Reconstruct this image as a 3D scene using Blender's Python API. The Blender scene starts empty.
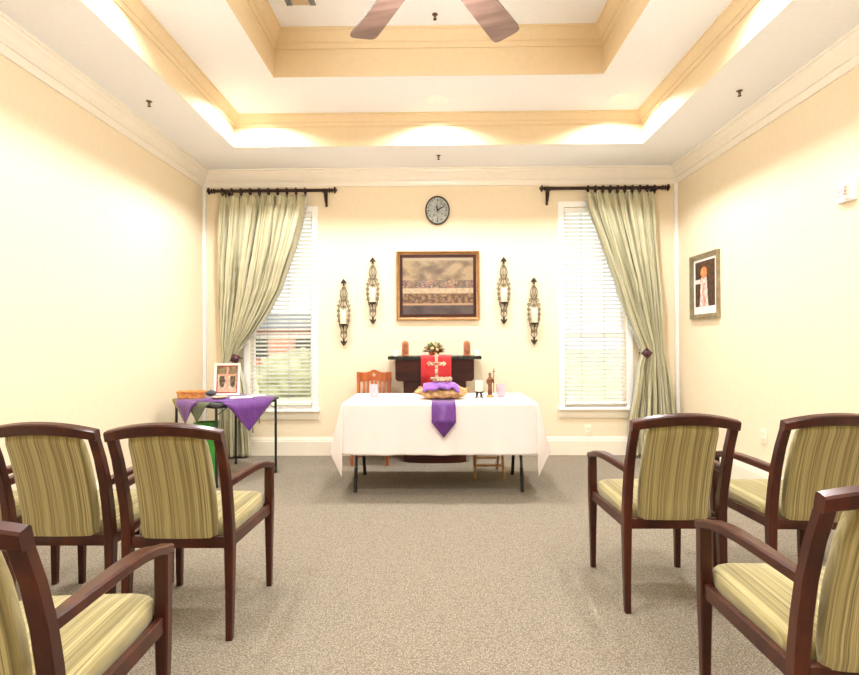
import bpy, bmesh, math, random
from mathutils import Vector, Matrix, noise
random.seed(7)
C = bpy.context.scene.collection
PI = math.pi
V = Vector

# ------------------------------------------------------------------ materials
def lin(c):
    return tuple((x/255/12.92 if x/255 <= .04045 else ((x/255+.055)/1.055)**2.4) for x in c) + (1.0,)

def mat(name, rgb, rough=.5, metal=0, spec=.5, coat=0, sheen=0):
    m = bpy.data.materials.new(name); m.use_nodes = True
    b = m.node_tree.nodes['Principled BSDF']
    b.inputs['Base Color'].default_value = lin(rgb)
    b.inputs['Roughness'].default_value = rough
    b.inputs['Metallic'].default_value = metal
    b.inputs['Specular IOR Level'].default_value = spec
    b.inputs['Coat Weight'].default_value = coat
    b.inputs['Coat Roughness'].default_value = .15
    b.inputs['Sheen Weight'].default_value = sheen
    return m

def nodes(m):
    return m.node_tree.nodes, m.node_tree.links, m.node_tree.nodes['Principled BSDF']

def ramp(n, stops):
    r = n.new('ShaderNodeValToRGB')
    e = r.color_ramp.elements
    while len(e) < len(stops): e.new(.5)
    for k, (p, c) in enumerate(stops):
        e[k].position = p; e[k].color = lin(c)
    return r

def noisy(name, stops, scale=(10, 10, 10), detail=4, rough=.6, bump=0, bscale=None, coord='Object', **k):
    m = mat(name, stops[0][1], rough, **k)
    n, l, b = nodes(m)
    tc = n.new('ShaderNodeTexCoord'); mp = n.new('ShaderNodeMapping'); mp.inputs['Scale'].default_value = scale
    nz = n.new('ShaderNodeTexNoise'); nz.inputs['Scale'].default_value = 1; nz.inputs['Detail'].default_value = detail
    l.new(tc.outputs[coord], mp.inputs['Vector']); l.new(mp.outputs[0], nz.inputs['Vector'])
    r = ramp(n, stops); l.new(nz.outputs['Fac'], r.inputs[0]); l.new(r.outputs[0], b.inputs['Base Color'])
    if bump:
        bp = n.new('ShaderNodeBump'); bp.inputs['Strength'].default_value = bump; bp.inputs['Distance'].default_value = .004
        l.new(nz.outputs['Fac'], bp.inputs['Height']); l.new(bp.outputs[0], b.inputs['Normal'])
    return m

def emit(name, rgb, s):
    m = mat(name, rgb)
    b = m.node_tree.nodes['Principled BSDF']
    b.inputs['Emission Color'].default_value = lin(rgb); b.inputs['Emission Strength'].default_value = s
    return m

WALL = (246, 226, 182)
M = {}
M['wall'] = noisy('wall_paint', [(.3, (234, 219, 190)), (.7, (238, 223, 195))], (30, 30, 30), 3, .75, .03)
M['tray'] = noisy('tray_paint', [(.3, (220, 198, 160)), (.7, (224, 202, 165))], (30, 30, 30), 3, .75, .03)
M['ceil'] = noisy('ceiling_paint', [(.3, (240, 242, 247)), (.7, (244, 246, 250))], (40, 40, 40), 3, .8, .02)
M['trim'] = noisy('cream_trim_paint', [(.3, (240, 231, 211)), (.7, (243, 234, 216))], (15, 15, 15), 2, .35)
M['crown'] = noisy('crown_paint', [(.3, (240, 233, 220)), (.7, (243, 236, 225))], (15, 15, 15), 2, .3)
M['white'] = noisy('white_gloss_paint', [(.3, (245, 244, 242)), (.7, (250, 249, 248))], (15, 15, 15), 2, .4)
M['plastic'] = noisy('ivory_plastic', [(.3, (240, 230, 205)), (.7, (244, 234, 212))], (15, 15, 15), 2, .35)
M['wood'] = noisy('mahogany_wood', [(.3, (44, 16, 9)), (.55, (66, 27, 15)), (.8, (88, 40, 22))], (14, 14, 3), 6, .32, .05, coat=.12, spec=.35)
M['espresso'] = noisy('espresso_wood', [(.3, (34, 11, 6)), (.7, (72, 26, 12))], (3, 3, 16), 6, .45, .04, spec=.3)
M['oak'] = noisy('orange_oak_wood', [(.3, (150, 72, 34)), (.7, (196, 106, 56))], (20, 20, 3), 5, .35, coat=.2)
M['pine'] = noisy('pale_pine_wood', [(.3, (176, 124, 66)), (.7, (208, 160, 98))], (20, 20, 4), 5, .45)
M['walnut'] = noisy('fan_blade_walnut', [(.3, (84, 62, 52)), (.7, (120, 94, 82))], (4, 26, 4), 5, .35)
M['bronze'] = noisy('dark_bronze', [(.3, (36, 22, 20)), (.7, (56, 36, 32))], (30, 30, 30), 3, .35, metal=.4)
M['iron'] = noisy('antique_iron', [(.3, (40, 34, 28)), (.7, (66, 56, 44))], (60, 60, 60), 3, .45, metal=.5)
M['pewter'] = noisy('antique_pewter', [(.3, (92, 82, 62)), (.7, (138, 126, 98))], (60, 60, 60), 3, .6)
M['steel'] = noisy('grey_tube_steel', [(.3, (58, 58, 60)), (.7, (84, 84, 86))], (30, 30, 30), 3, .4, metal=.5)
M['black'] = noisy('black_enamel', [(.3, (20, 22, 24)), (.7, (34, 36, 40))], (30, 30, 30), 3, .35)
M['rubber'] = noisy('black_rubber', [(.3, (16, 16, 16)), (.7, (28, 28, 28))], (30, 30, 30), 3, .7)
M['vinyl'] = noisy('grey_vinyl', [(.3, (70, 72, 76)), (.7, (96, 98, 102))], (30, 30, 30), 3, .5)
M['granite'] = noisy('black_granite', [(.35, (16, 20, 17)), (.6, (34, 40, 34)), (.75, (80, 84, 74))], (90, 90, 90), 6, .2)
M['linen'] = noisy('white_linen', [(.3, (226, 216, 212)), (.7, (232, 223, 219))], (400, 400, 400), 2, .8, .15, sheen=.2)
M['purple'] = noisy('purple_satin', [(.3, (82, 26, 110)), (.7, (104, 42, 134))], (40, 40, 8), 4, .45, .1, sheen=.3)
M['violet'] = noisy('violet_cloth', [(.3, (116, 58, 152)), (.7, (144, 86, 178))], (40, 40, 40), 4, .6, .1, sheen=.3)
M['red'] = noisy('red_cloth', [(.3, (172, 14, 22)), (.7, (196, 26, 32))], (60, 60, 60), 4, .6, .1, sheen=.3)
M['olive'] = noisy('olive_cloth', [(.3, (136, 126, 62)), (.7, (166, 154, 82))], (60, 60, 60), 4, .75, .1)
M['sage'] = noisy('dark_sage_cloth', [(.3, (76, 82, 66)), (.7, (108, 112, 92))], (60, 60, 60), 4, .75, .1)
M['greenbin'] = noisy('green_plastic', [(.3, (58, 148, 52)), (.7, (72, 164, 62))], (10, 10, 10), 3, .4)
M['driftwood'] = noisy('driftwood', [(.3, (128, 92, 50)), (.5, (188, 146, 92)), (.7, (226, 192, 140))], (24, 24, 30), 6, .7, .5)
M['bark'] = noisy('driftwood_bark', [(.35, (88, 48, 24)), (.5, (150, 104, 58)), (.7, (196, 150, 92))], (34, 34, 60), 6, .8, .6)
M['ivory'] = noisy('ivory_speckle', [(.38, (112, 84, 48)), (.5, (200, 182, 146)), (.66, (228, 218, 196))], (70, 70, 70), 4, .5, .2)
M['thorn'] = noisy('wreath_cream', [(.38, (120, 84, 56)), (.52, (214, 190, 158)), (.7, (176, 112, 96))], (90, 60, 60), 4, .6, .3)
M['wax'] = noisy('ivory_wax', [(.3, (236, 224, 196)), (.7, (240, 230, 206))], (8, 8, 8), 2, .5)
M['wick'] = noisy('wick_char', [(.3, (40, 34, 30)), (.7, (70, 60, 54))], (30, 30, 30), 2, .8)
M['votive'] = noisy('lilac_frosted_glass', [(.3, (198, 172, 182)), (.7, (212, 190, 200))], (20, 20, 20), 2, .25)
M['votive_in'] = noisy('rose_wax', [(.3, (196, 146, 150)), (.7, (212, 166, 168))], (20, 20, 20), 2, .5)
M['statue'] = noisy('brown_statue', [(.3, (92, 50, 30)), (.6, (136, 86, 52)), (.8, (172, 124, 80))], (30, 30, 30), 4, .5, .2)
M['terra'] = noisy('terracotta_icon', [(.3, (160, 92, 52)), (.7, (204, 138, 90))], (40, 40, 40), 4, .5, .2)
M['terra_d'] = noisy('icon_relief', [(.3, (104, 52, 34)), (.7, (178, 112, 74))], (90, 90, 90), 4, .5, .3)
M['leaf'] = noisy('leaf_green', [(.3, (82, 96, 42)), (.7, (140, 152, 84))], (50, 50, 50), 3, .6)
M['bloom'] = noisy('dusty_bloom', [(.3, (196, 150, 112)), (.7, (232, 202, 166))], (50, 50, 50), 3, .7)
M['wicker'] = noisy('honey_wicker', [(.35, (182, 108, 46)), (.55, (222, 154, 84)), (.75, (238, 180, 110))], (20, 20, 60), 4, .6, .6)
M['gilt'] = noisy('gilt_frame', [(.3, (140, 98, 52)), (.7, (168, 124, 72))], (20, 20, 20), 4, .35, metal=.2)
M['silver'] = noisy('pewter_frame', [(.3, (132, 118, 92)), (.7, (168, 154, 126))], (12, 12, 12), 4, .3, metal=.4)
M['maroon'] = noisy('maroon_holdback', [(.3, (54, 22, 34)), (.7, (78, 36, 48))], (30, 30, 30), 3, .35)
M['paper'] = noisy('paper', [(.3, (240, 236, 228)), (.7, (248, 245, 240))], (12, 12, 12), 2, .7)
M['redink'] = mat('red_ink', (176, 44, 50), .6)
M['dial'] = noisy('stone_dial', [(.35, (134, 140, 138)), (.5, (168, 174, 172)), (.7, (196, 196, 190))], (40, 40, 40), 6, .6)
M['brick'] = noisy('distant_brick', [(.3, (150, 96, 80)), (.7, (178, 122, 102))], (2, 2, 5), 3, .9)
M['grass'] = noisy('lawn', [(.3, (176, 180, 120)), (.7, (206, 206, 150))], (2, 2, 2), 4, .9)
M['hedge'] = noisy('hedge', [(.3, (120, 118, 86)), (.7, (164, 162, 124))], (4, 4, 4), 4, .9)
M['lamp'] = emit('lamp_lens', (255, 244, 222), 12)
M['bowl'] = emit('added_frosted_bowl', (255, 244, 222), 3)  # glow for the bowl added under the fan
M['ventmetal'] = noisy('vent_louvre', [(.3, (120, 122, 128)), (.7, (150, 152, 158))], (20, 20, 20), 2, .5)
M['tanpanel'] = noisy('vent_tan', [(.3, (206, 178, 146)), (.7, (214, 188, 156))], (20, 20, 20), 2, .6)

# glass
g = bpy.data.materials.new('window_glass'); g.use_nodes = True
n, l = g.node_tree.nodes, g.node_tree.links
n.clear()
o_ = n.new('ShaderNodeOutputMaterial'); mx = n.new('ShaderNodeMixShader'); tr = n.new('ShaderNodeBsdfTransparent'); gl = n.new('ShaderNodeBsdfGlossy')
gl.inputs['Roughness'].default_value = .02; mx.inputs[0].default_value = .05
l.new(tr.outputs[0], mx.inputs[1]); l.new(gl.outputs[0], mx.inputs[2]); l.new(mx.outputs[0], o_.inputs[0])
M['glass'] = g

# striped upholstery (narrow vertical stripes in the weave)
def stripes(name, axis_scale, stops, second):
    m = mat(name, stops[0][1], .8, sheen=.25)
    n, l, b = nodes(m)
    tc = n.new('ShaderNodeTexCoord'); mp = n.new('ShaderNodeMapping'); mp.inputs['Scale'].default_value = axis_scale
    nz = n.new('ShaderNodeTexNoise'); nz.inputs['Scale'].default_value = 1; nz.inputs['Detail'].default_value = 3; nz.inputs['Roughness'].default_value = .6
    l.new(tc.outputs['Object'], mp.inputs['Vector']); l.new(mp.outputs[0], nz.inputs['Vector'])
    r = ramp(n, stops); l.new(nz.outputs['Fac'], r.inputs[0])
    mp2 = n.new('ShaderNodeMapping'); mp2.inputs['Scale'].default_value = second
    nz2 = n.new('ShaderNodeTexNoise'); nz2.inputs['Scale'].default_value = 1; nz2.inputs['Detail'].default_value = 2
    l.new(tc.outputs['Object'], mp2.inputs['Vector']); l.new(mp2.outputs[0], nz2.inputs['Vector'])
    r2 = ramp(n, [(.38, (176, 172, 150)), (.58, (255, 255, 255))])
    l.new(nz2.outputs['Fac'], r2.inputs[0])
    mul = n.new('ShaderNodeMix'); mul.data_type = 'RGBA'; mul.blend_type = 'MULTIPLY'; mul.inputs[0].default_value = .55
    l.new(r.outputs[0], mul.inputs[6]); l.new(r2.outputs[0], mul.inputs[7]); l.new(mul.outputs[2], b.inputs['Base Color'])
    bp = n.new('ShaderNodeBump'); bp.inputs['Strength'].default_value = .25; bp.inputs['Distance'].default_value = .002
    l.new(nz.outputs['Fac'], bp.inputs['Height']); l.new(bp.outputs[0], b.inputs['Normal'])
    return m
M['stripe'] = stripes('olive_stripe_fabric', (300, 1.5, 1.5), [(.30, (104, 90, 56)), (.42, (150, 136, 86)), (.52, (168, 154, 100)), (.62, (186, 174, 126)), (.74, (124, 122, 76))], (95, .6, .6))
M['curtain'] = None
m = mat('sage_gold_silk', (190, 180, 130), .45, sheen=.3)
n, l, b = nodes(m)
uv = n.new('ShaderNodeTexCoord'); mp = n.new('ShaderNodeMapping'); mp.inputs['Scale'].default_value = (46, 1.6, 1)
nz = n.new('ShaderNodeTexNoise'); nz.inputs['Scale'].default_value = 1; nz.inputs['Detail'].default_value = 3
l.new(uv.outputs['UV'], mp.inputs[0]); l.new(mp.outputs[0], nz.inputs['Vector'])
r = ramp(n, [(.34, (62, 58, 42)), (.40, (146, 142, 108)), (.5, (190, 185, 154)), (.62, (188, 181, 144)), (.70, (104, 98, 66))])  # dark stops: fabric streaks that also paint in crease shade
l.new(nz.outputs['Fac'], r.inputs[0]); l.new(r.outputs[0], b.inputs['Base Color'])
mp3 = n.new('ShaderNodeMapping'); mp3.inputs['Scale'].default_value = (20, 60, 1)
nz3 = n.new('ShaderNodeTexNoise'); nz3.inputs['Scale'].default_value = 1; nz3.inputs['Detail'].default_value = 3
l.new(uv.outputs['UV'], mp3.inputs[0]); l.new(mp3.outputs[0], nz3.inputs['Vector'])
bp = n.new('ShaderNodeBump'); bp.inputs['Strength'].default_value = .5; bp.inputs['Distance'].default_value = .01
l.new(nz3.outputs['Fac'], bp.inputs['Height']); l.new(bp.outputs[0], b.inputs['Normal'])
M['curtain'] = m
# carpet: flecked loop pile with a small woven grid
m = mat('carpet', (170, 156, 140), .95, spec=.1)
n, l, b = nodes(m)
tc = n.new('ShaderNodeTexCoord')
a = n.new('ShaderNodeTexNoise'); a.inputs['Scale'].default_value = 190; a.inputs['Detail'].default_value = 3
w = n.new('ShaderNodeTexVoronoi'); w.inputs['Scale'].default_value = 115
l.new(tc.outputs['Object'], a.inputs['Vector']); l.new(tc.outputs['Object'], w.inputs['Vector'])
ra = ramp(n, [(.32, (104, 98, 90)), (.47, (150, 141, 126)), (.6, (167, 157, 138)), (.72, (198, 187, 164))])
rw = ramp(n, [(.1, (255, 255, 255)), (.75, (170, 160, 152))])
l.new(a.outputs['Fac'], ra.inputs[0]); l.new(w.outputs['Distance'], rw.inputs[0])
mu = n.new('ShaderNodeMix'); mu.data_type = 'RGBA'; mu.blend_type = 'MULTIPLY'; mu.inputs[0].default_value = .6
l.new(ra.outputs[0], mu.inputs[6]); l.new(rw.outputs[0], mu.inputs[7]); l.new(mu.outputs[2], b.inputs['Base Color'])
bp = n.new('ShaderNodeBump'); bp.inputs['Strength'].default_value = .6; bp.inputs['Distance'].default_value = .006
l.new(w.outputs['Distance'], bp.inputs['Height']); l.new(bp.outputs[0], b.inputs['Normal'])
M['carpet'] = m

def paintmat(name, rough=.4):
    m = mat(name, (200, 200, 200), rough)
    n, l, b = nodes(m)
    at = n.new('ShaderNodeVertexColor'); at.layer_name = 'ink'
    l.new(at.outputs[0], b.inputs['Base Color'])
    return m
M['print'] = paintmat('printed_picture')

# ------------------------------------------------------------------ mesh helpers
def nb(): return bmesh.new()

def obj(name, bm, m, parent=None, smooth=True, angle=40):
    me = bpy.data.meshes.new(name)
    bmesh.ops.recalc_face_normals(bm, faces=bm.faces)
    if smooth:
        for f in bm.faces: f.smooth = True
        lim = math.radians(angle)
        for e in bm.edges:
            if len(e.link_faces) == 2 and e.calc_face_angle(0) > lim: e.smooth = False
    bm.to_mesh(me); bm.free()
    for x in (m if isinstance(m, (list, tuple)) else [m]): me.materials.append(x)
    o = bpy.data.objects.new(name, me); C.objects.link(o)
    if parent: o.parent = parent
    return o

def box(bm, x0, x1, y0, y1, z0, z1, bev=0, mi=0):
    vs = [bm.verts.new((x, y, z)) for x in (x0, x1) for y in (y0, y1) for z in (z0, z1)]
    idx = [(0,1,3,2), (4,6,7,5), (0,4,5,1), (2,3,7,6), (0,2,6,4), (1,5,7,3)]
    fs = [bm.faces.new([vs[i] for i in f]) for f in idx]
    for f in fs: f.material_index = mi
    if bev:
        es = list({e for f in fs for e in f.edges})
        r = bmesh.ops.bevel(bm, geom=es, offset=bev, segments=2, profile=.6, affect='EDGES')
        for f in r['faces']: f.material_index = mi
    return vs

def loft(bm, rings, caps=True, closed=False, mi=0, cyc=True):
    R = [[bm.verts.new(p) for p in r] for r in rings]
    k = len(R[0]); N = len(R)
    for i in range(N if closed else N-1):
        a, b = R[i], R[(i+1) % N]
        for j in range(k if cyc else k-1):
            f = bm.faces.new((a[j], a[(j+1) % k], b[(j+1) % k], b[j])); f.material_index = mi
    if caps and not closed and cyc:
        f = bm.faces.new(R[0]); f.material_index = mi
        f = bm.faces.new(R[-1]); f.material_index = mi
    return R

def rring(c, ax, ay, hw, hh, ch=.3):
    """chamfered rectangle ring round c"""
    c = V(c); ax = V(ax); ay = V(ay)
    d = min(hw, hh)*ch
    pts = [(-hw+d, -hh), (hw-d, -hh), (hw, -hh+d), (hw, hh-d), (hw-d, hh), (-hw+d, hh), (-hw, hh-d), (-hw, -hh+d)]
    return [c + ax*p + ay*q for p, q in pts]

def cring(c, ax, ay, r, n=12, ry=None):
    c = V(c); ax = V(ax); ay = V(ay); ry = ry or r
    return [c + ax*r*math.cos(2*PI*i/n) + ay*ry*math.sin(2*PI*i/n) for i in range(n)]

def tube(bm, pts, r, n=8, closed=False, mi=0):
    P = [V(p) for p in pts]; N = len(P)
    rad = r if isinstance(r, (list, tuple)) else [r]*N
    rings = []; prev = None
    for i in range(N):
        if closed: t = (P[(i+1) % N]-P[i-1])
        else: t = P[min(i+1, N-1)] - P[max(i-1, 0)]
        t.normalize()
        if prev is None:
            up = V((0, 0, 1)) if abs(t.z) < .9 else V((1, 0, 0))
            ax = t.cross(up).normalized()
        else:
            ax = (prev - t*prev.dot(t)).normalized()
        prev = ax
        rings.append(cring(P[i], ax, t.cross(ax), rad[i], n))
    loft(bm, rings, closed=closed, mi=mi)

def lathe(bm, prof, c=(0, 0, 0), n=20, sx=1, sy=1, mi=0, axis='z'):
    rings = []
    for r, z in prof:
        r = max(r, .0004)
        ring = []
        for i in range(n):
            x, y = r*sx*math.cos(2*PI*i/n), r*sy*math.sin(2*PI*i/n)
            p = (x, y, z) if axis == 'z' else ((z, x, y) if axis == 'x' else (x, z, y))
            ring.append(V(c)+V(p))
        rings.append(ring)
    loft(bm, rings, mi=mi)

def sphere(bm, c, rx, ry=None, rz=None, n=12, mi=0):
    ry = ry or rx; rz = rz or rx
    lathe(bm, [(math.sin(PI*k/8), -math.cos(PI*k/8)*rz/1) for k in range(9)], c, n, rx, ry, mi)

def prism(bm, poly, axis, a, b, mi=0):
    """poly: 2D outline, extruded along axis from a to b"""
    def P(p, t):
        return {'x': (t, p[0], p[1]), 'y': (p[0], t, p[1]), 'z': (p[0], p[1], t)}[axis]
    loft(bm, [[V(P(p, a)) for p in poly], [V(P(p, b)) for p in poly]], mi=mi)

def xform(bm, mtx): bmesh.ops.transform(bm, matrix=mtx, verts=bm.verts)

def tag(o, label, cat, group=None, kind=None):
    o['label'] = label; o['category'] = cat
    if group: o['group'] = group
    if kind: o['kind'] = kind
    return o

def thing(name, label, cat, loc=(0, 0, 0), rz=0, group=None):
    o = bpy.data.objects.new(name, None); o.empty_display_size = .1; C.objects.link(o)
    o.location = loc; o.rotation_euler = (0, 0, rz)
    return tag(o, label, cat, group)

def struct(name, bm, m, parent=None, **k):
    o = obj(name, bm, m, parent, **k)
    if not parent: o['kind'] = 'structure'
    return o

def dup(root, label, loc=None, rz=None, group=None):
    r = root.copy(); C.objects.link(r)
    if loc is not None: r.location = loc
    if rz is not None: r.rotation_euler = (0, 0, rz)
    r['label'] = label
    if group: r['group'] = group
    for ch in list(root.children):
        c = ch.copy(); C.objects.link(c); c.parent = r
        for g_ in list(ch.children):
            d = g_.copy(); C.objects.link(d); d.parent = c
    return r

def inkgrid(name, w, h, nx, nz, fn, parent, m=None, place=None):
    """flat printed sheet in the XZ plane facing -Y, colour from fn(u, v)"""
    me = bpy.data.meshes.new(name)
    vs = [(-w/2+w*i/nx, 0, -h/2+h*j/nz) for j in range(nz+1) for i in range(nx+1)]
    fs = [(j*(nx+1)+i, j*(nx+1)+i+1, (j+1)*(nx+1)+i+1, (j+1)*(nx+1)+i) for j in range(nz) for i in range(nx)]
    me.from_pydata(vs, [], fs)
    at = me.color_attributes.new('ink', 'FLOAT_COLOR', 'CORNER')
    li = 0
    for p in me.polygons:
        for lo in p.loop_indices:
            v = me.vertices[me.loops[lo].vertex_index].co
            at.data[lo].color = lin(fn((v.x+w/2)/w, (v.z+h/2)/h))
    me.materials.append(m or M['print'])
    o = bpy.data.objects.new(name, me); C.objects.link(o)
    if parent: o.parent = parent
    if place is not None: o.matrix_local = place
    return o

# ------------------------------------------------------------------ room shell
XL, XR, YB, YF, ZC = -2.50, 2.575, 5.57, -1.45, 3.05
T1 = (-1.89, 1.93, -.75, 4.85)      # lower tray opening
T2 = (-1.285, 1.335, -.02, 4.12)    # upper tray opening
Z1, Z2 = 3.33, 3.68

bm = nb(); box(bm, XL-.1, XR+.1, YF-.1, YB+.1, -.1, 0); struct('floor', bm, M['carpet'], smooth=False)

bm = nb()
def slab(x0, x1, y0, y1, hole, z, t=.04, mi=0):
    a, b, c, d = hole
    box(bm, x0, a, y0, y1, z, z+t, mi=mi); box(bm, b, x1, y0, y1, z, z+t, mi=mi)
    box(bm, a, b, y0, c, z, z+t, mi=mi); box(bm, a, b, d, y1, z, z+t, mi=mi)
ex = lambda T, t=.004: (T[0]-t, T[1]+t, T[2]-t, T[3]+t)
slab(XL-.1, XR+.1, YF-.1, YB+.1, ex(T1), ZC)
slab(T1[0]-.05, T1[1]+.05, T1[2]-.05, T1[3]+.05, ex(T2), Z1)
box(bm, T2[0]-.05, T2[1]+.05, T2[2]-.05, T2[3]+.05, Z2, Z2+.04)
def riser(T, z0, z1, t=.004):
    a, b, c, d = T
    box(bm, a-t, a, c-t, d+t, z0, z1, mi=1); box(bm, b, b+t, c-t, d+t, z0, z1, mi=1)
    box(bm, a, b, c-t, c, z0, z1, mi=1); box(bm, a, b, d, d+t, z0, z1, mi=1)
riser(T1, ZC, Z1); riser(T2, Z1, Z2)
struct('ceiling', bm, [M['ceil'], M['tray']], smooth=False)

def wallbox(name, x0, x1, y0, y1):
    bm = nb(); box(bm, x0, x1, y0, y1, 0, 3.06); return struct(name, bm, M['wall'], smooth=False)
wallbox('wall_left', XL-.1, XL, YF-.1, YB+.1)
wallbox('wall_right', XR, XR+.1, YF-.1, YB+.1)
wallbox('wall_front', XL, XR, YF-.1, YF)
WIN = [(-2.00, -1.325, .50, 2.61), (1.37, 2.03, .51, 2.64)]    # clear openings
bm = nb()
xs = [XL, WIN[0][0], WIN[0][1], WIN[1][0], WIN[1][1], XR]
for i in (0, 2, 4): box(bm, xs[i], xs[i+1], YB, YB+.1, 0, 3.06)
for a, b, c, d in WIN:
    box(bm, a, b, YB, YB+.1, 0, c); box(bm, a, b, YB, YB+.1, d, 3.06)
struct('wall_back', bm, M['wall'], smooth=False)

# crown mouldings: profile (distance from wall, distance below ceiling), swept round a rectangle
def crown(name, T, z, prof, m, inward=True):
    a, b, c, d = T
    bm = nb(); rings = []
    for (sx, sy, x, y) in ((1, 1, a, c), (-1, 1, b, c), (-1, -1, b, d), (1, -1, a, d)):
        rings.append([V((x+sx*p, y+sy*p, z-q)) for p, q in prof])
    loft(bm, rings, closed=True)
    return struct(name, bm, m, smooth=True, angle=25)
CP = [(0, 0), (.108, 0), (.108, .014), (.092, .020), (.088, .034), (.074, .046), (.058, .066), (.046, .090), (.034, .104), (.034, .112),
      (.022, .116), (.018, .134), (.014, .150), (.014, .168), (0, .170)]
crown('trim_1', (XL, XR, YF, YB), ZC, CP, M['crown'])
crown('trim_2', T1, Z1, [(p*.72, q*.58) for p, q in CP], M['tray'])
crown('trim_3', T2, Z2, [(p*.80, q*.78) for p, q in CP], M['tray'])  # as on the lower crown, darker tray paint stands in for shade
# corner strips
bm = nb(); box(bm, XL, XL+.035, YB-.035, YB, .19, 2.89, .004); struct('trim_4', bm, M['white'])
bm = nb(); box(bm, XR-.035, XR, YB-.035, YB, .19, 2.89, .004); struct('trim_5', bm, M['white'])
# baseboards
BP = [(0, 0), (.018, 0), (.018, .150), (.014, .158), (.014, .170), (.009, .180), (.006, .195), (0, .195)]
bm = nb(); loft(bm, [[V((x, YB-p, q)) for p, q in BP] for x in (XL, XR)]); struct('baseboard_back', bm, M['trim'], angle=25)
bm = nb(); loft(bm, [[V((XL+p, y, q)) for p, q in BP] for y in (YF, YB-.018)]); struct('baseboard_left', bm, M['trim'], angle=25)
bm = nb(); loft(bm, [[V((XR-p, y, q)) for p, q in BP] for y in (YF, YB-.018)]); struct('baseboard_right', bm, M['trim'], angle=25)

# ------------------------------------------------------------------ windows and blinds
def window(n_, W, label):
    a, b, c, d = W
    root = bpy.data.objects.new(f'window_{n_}', None); C.objects.link(root); root['kind'] = 'structure'
    root.location = ((a+b)/2, YB, 0); ox = (a+b)/2; oy = YB
    def B(bm, x0, x1, y0, y1, z0, z1, bev=.003): box(bm, x0-ox, x1-ox, y0-oy, y1-oy, z0, z1, bev)
    bm = nb(); k = .062
    B(bm, a-k, a, YB-.02, YB, c, d+k); B(bm, b, b+k, YB-.02, YB, c, d+k); B(bm, a, b, YB-.02, YB, d, d+k)
    obj('casing', bm, M['white'], root)
    bm = nb(); B(bm, a-k-.015, b+k+.015, YB-.05, YB+.03, c-.03, c, .006); obj('sill', bm, M['white'], root)
    bm = nb(); B(bm, a-k, b+k, YB-.016, YB, c-.115, c-.03); obj('apron', bm, M['trim'], root)
    bm = nb(); s = .035; mz = 1.27
    for z0, z1, y in ((c, mz+.02, YB+.055), (mz-.02, d, YB+.075)):
        B(bm, a, a+s, y, y+.02, z0, z1); B(bm, b-s, b, y, y+.02, z0, z1)
        B(bm, a+s, b-s, y, y+.02, z0, z0+s); B(bm, a+s, b-s, y, y+.02, z1-s, z1)
    obj('sash', bm, M['white'], root)
    for z0, z1, y in ((c+s, mz-.02, YB+.064), (mz+.02, d-s, YB+.084)):
        bm = nb(); box(bm, a+s-ox, b-s-ox, y-oy, y+.003-oy, z0, z1); obj('pane', bm, M['glass'], root, smooth=False)
    # wooden blind, inside the reveal
    bl = thing('window_blind', label, 'window blind', (ox, YB+.02, d))
    w = (b-a)/2-.006
    bm = nb(); box(bm, -w, w, -.03, .03, -.055, -.003, .004); obj('headrail', bm, M['white'], bl)
    bm = nb(); N = int((d-c-.12)/.0435); zz = -.085
    for i in range(N):
        z = -.085-i*.0435; rings = []
        tilt = math.radians(-20)
        for x in (-w, w):
            rings.append([V((x, math.cos(tilt)*p, z+math.sin(tilt)*p+q)) for p, q in ((-.024, 0), (0, .002), (.024, 0), (.024, .003), (0, .005), (-.024, .003))])
        loft(bm, rings); zz = z
    obj('slats', bm, M['white'], bl, smooth=False)
    bm = nb(); box(bm, -w, w, -.026, .026, zz-.055, zz-.035, .004); obj('bottom_rail', bm, M['white'], bl)
    for x in (-w*.45, w*.25 if n_ == 1 else w*.3):
        bm = nb()
        for y in (-.026, .026): tube(bm, [(x, y, -.05), (x, y, zz-.04)], .0016, 5)
        for i in range(N): tube(bm, [(x, -.026, -.083-i*.0435), (x, .026, -.083-i*.0435)], .0012, 4)
        obj('ladder_cord', bm, M['ventmetal'], bl)
    return bl, w
bl1, w1 = window(1, WIN[0], 'white slatted wooden blind in the left window, behind the little dark table')
bl2, w2 = window(2, WIN[1], 'white slatted wooden blind in the right window, near the wall outlet')
for x, zb in ((.13-.35, -2.20), (.06-.35, -2.30)):
    bm = nb(); tube(bm, [(x, -.035, -.06), (x, -.075, -1.9), (x, -.078, zb)], .0015, 5)
    lathe(bm, [(.001, .01), (.005, 0), (.008, -.045), (.006, -.055), (.001, -.058)], (x, -.078, zb), 10)
    obj('pull_cord', bm, M['pewter'], bl1)

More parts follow.
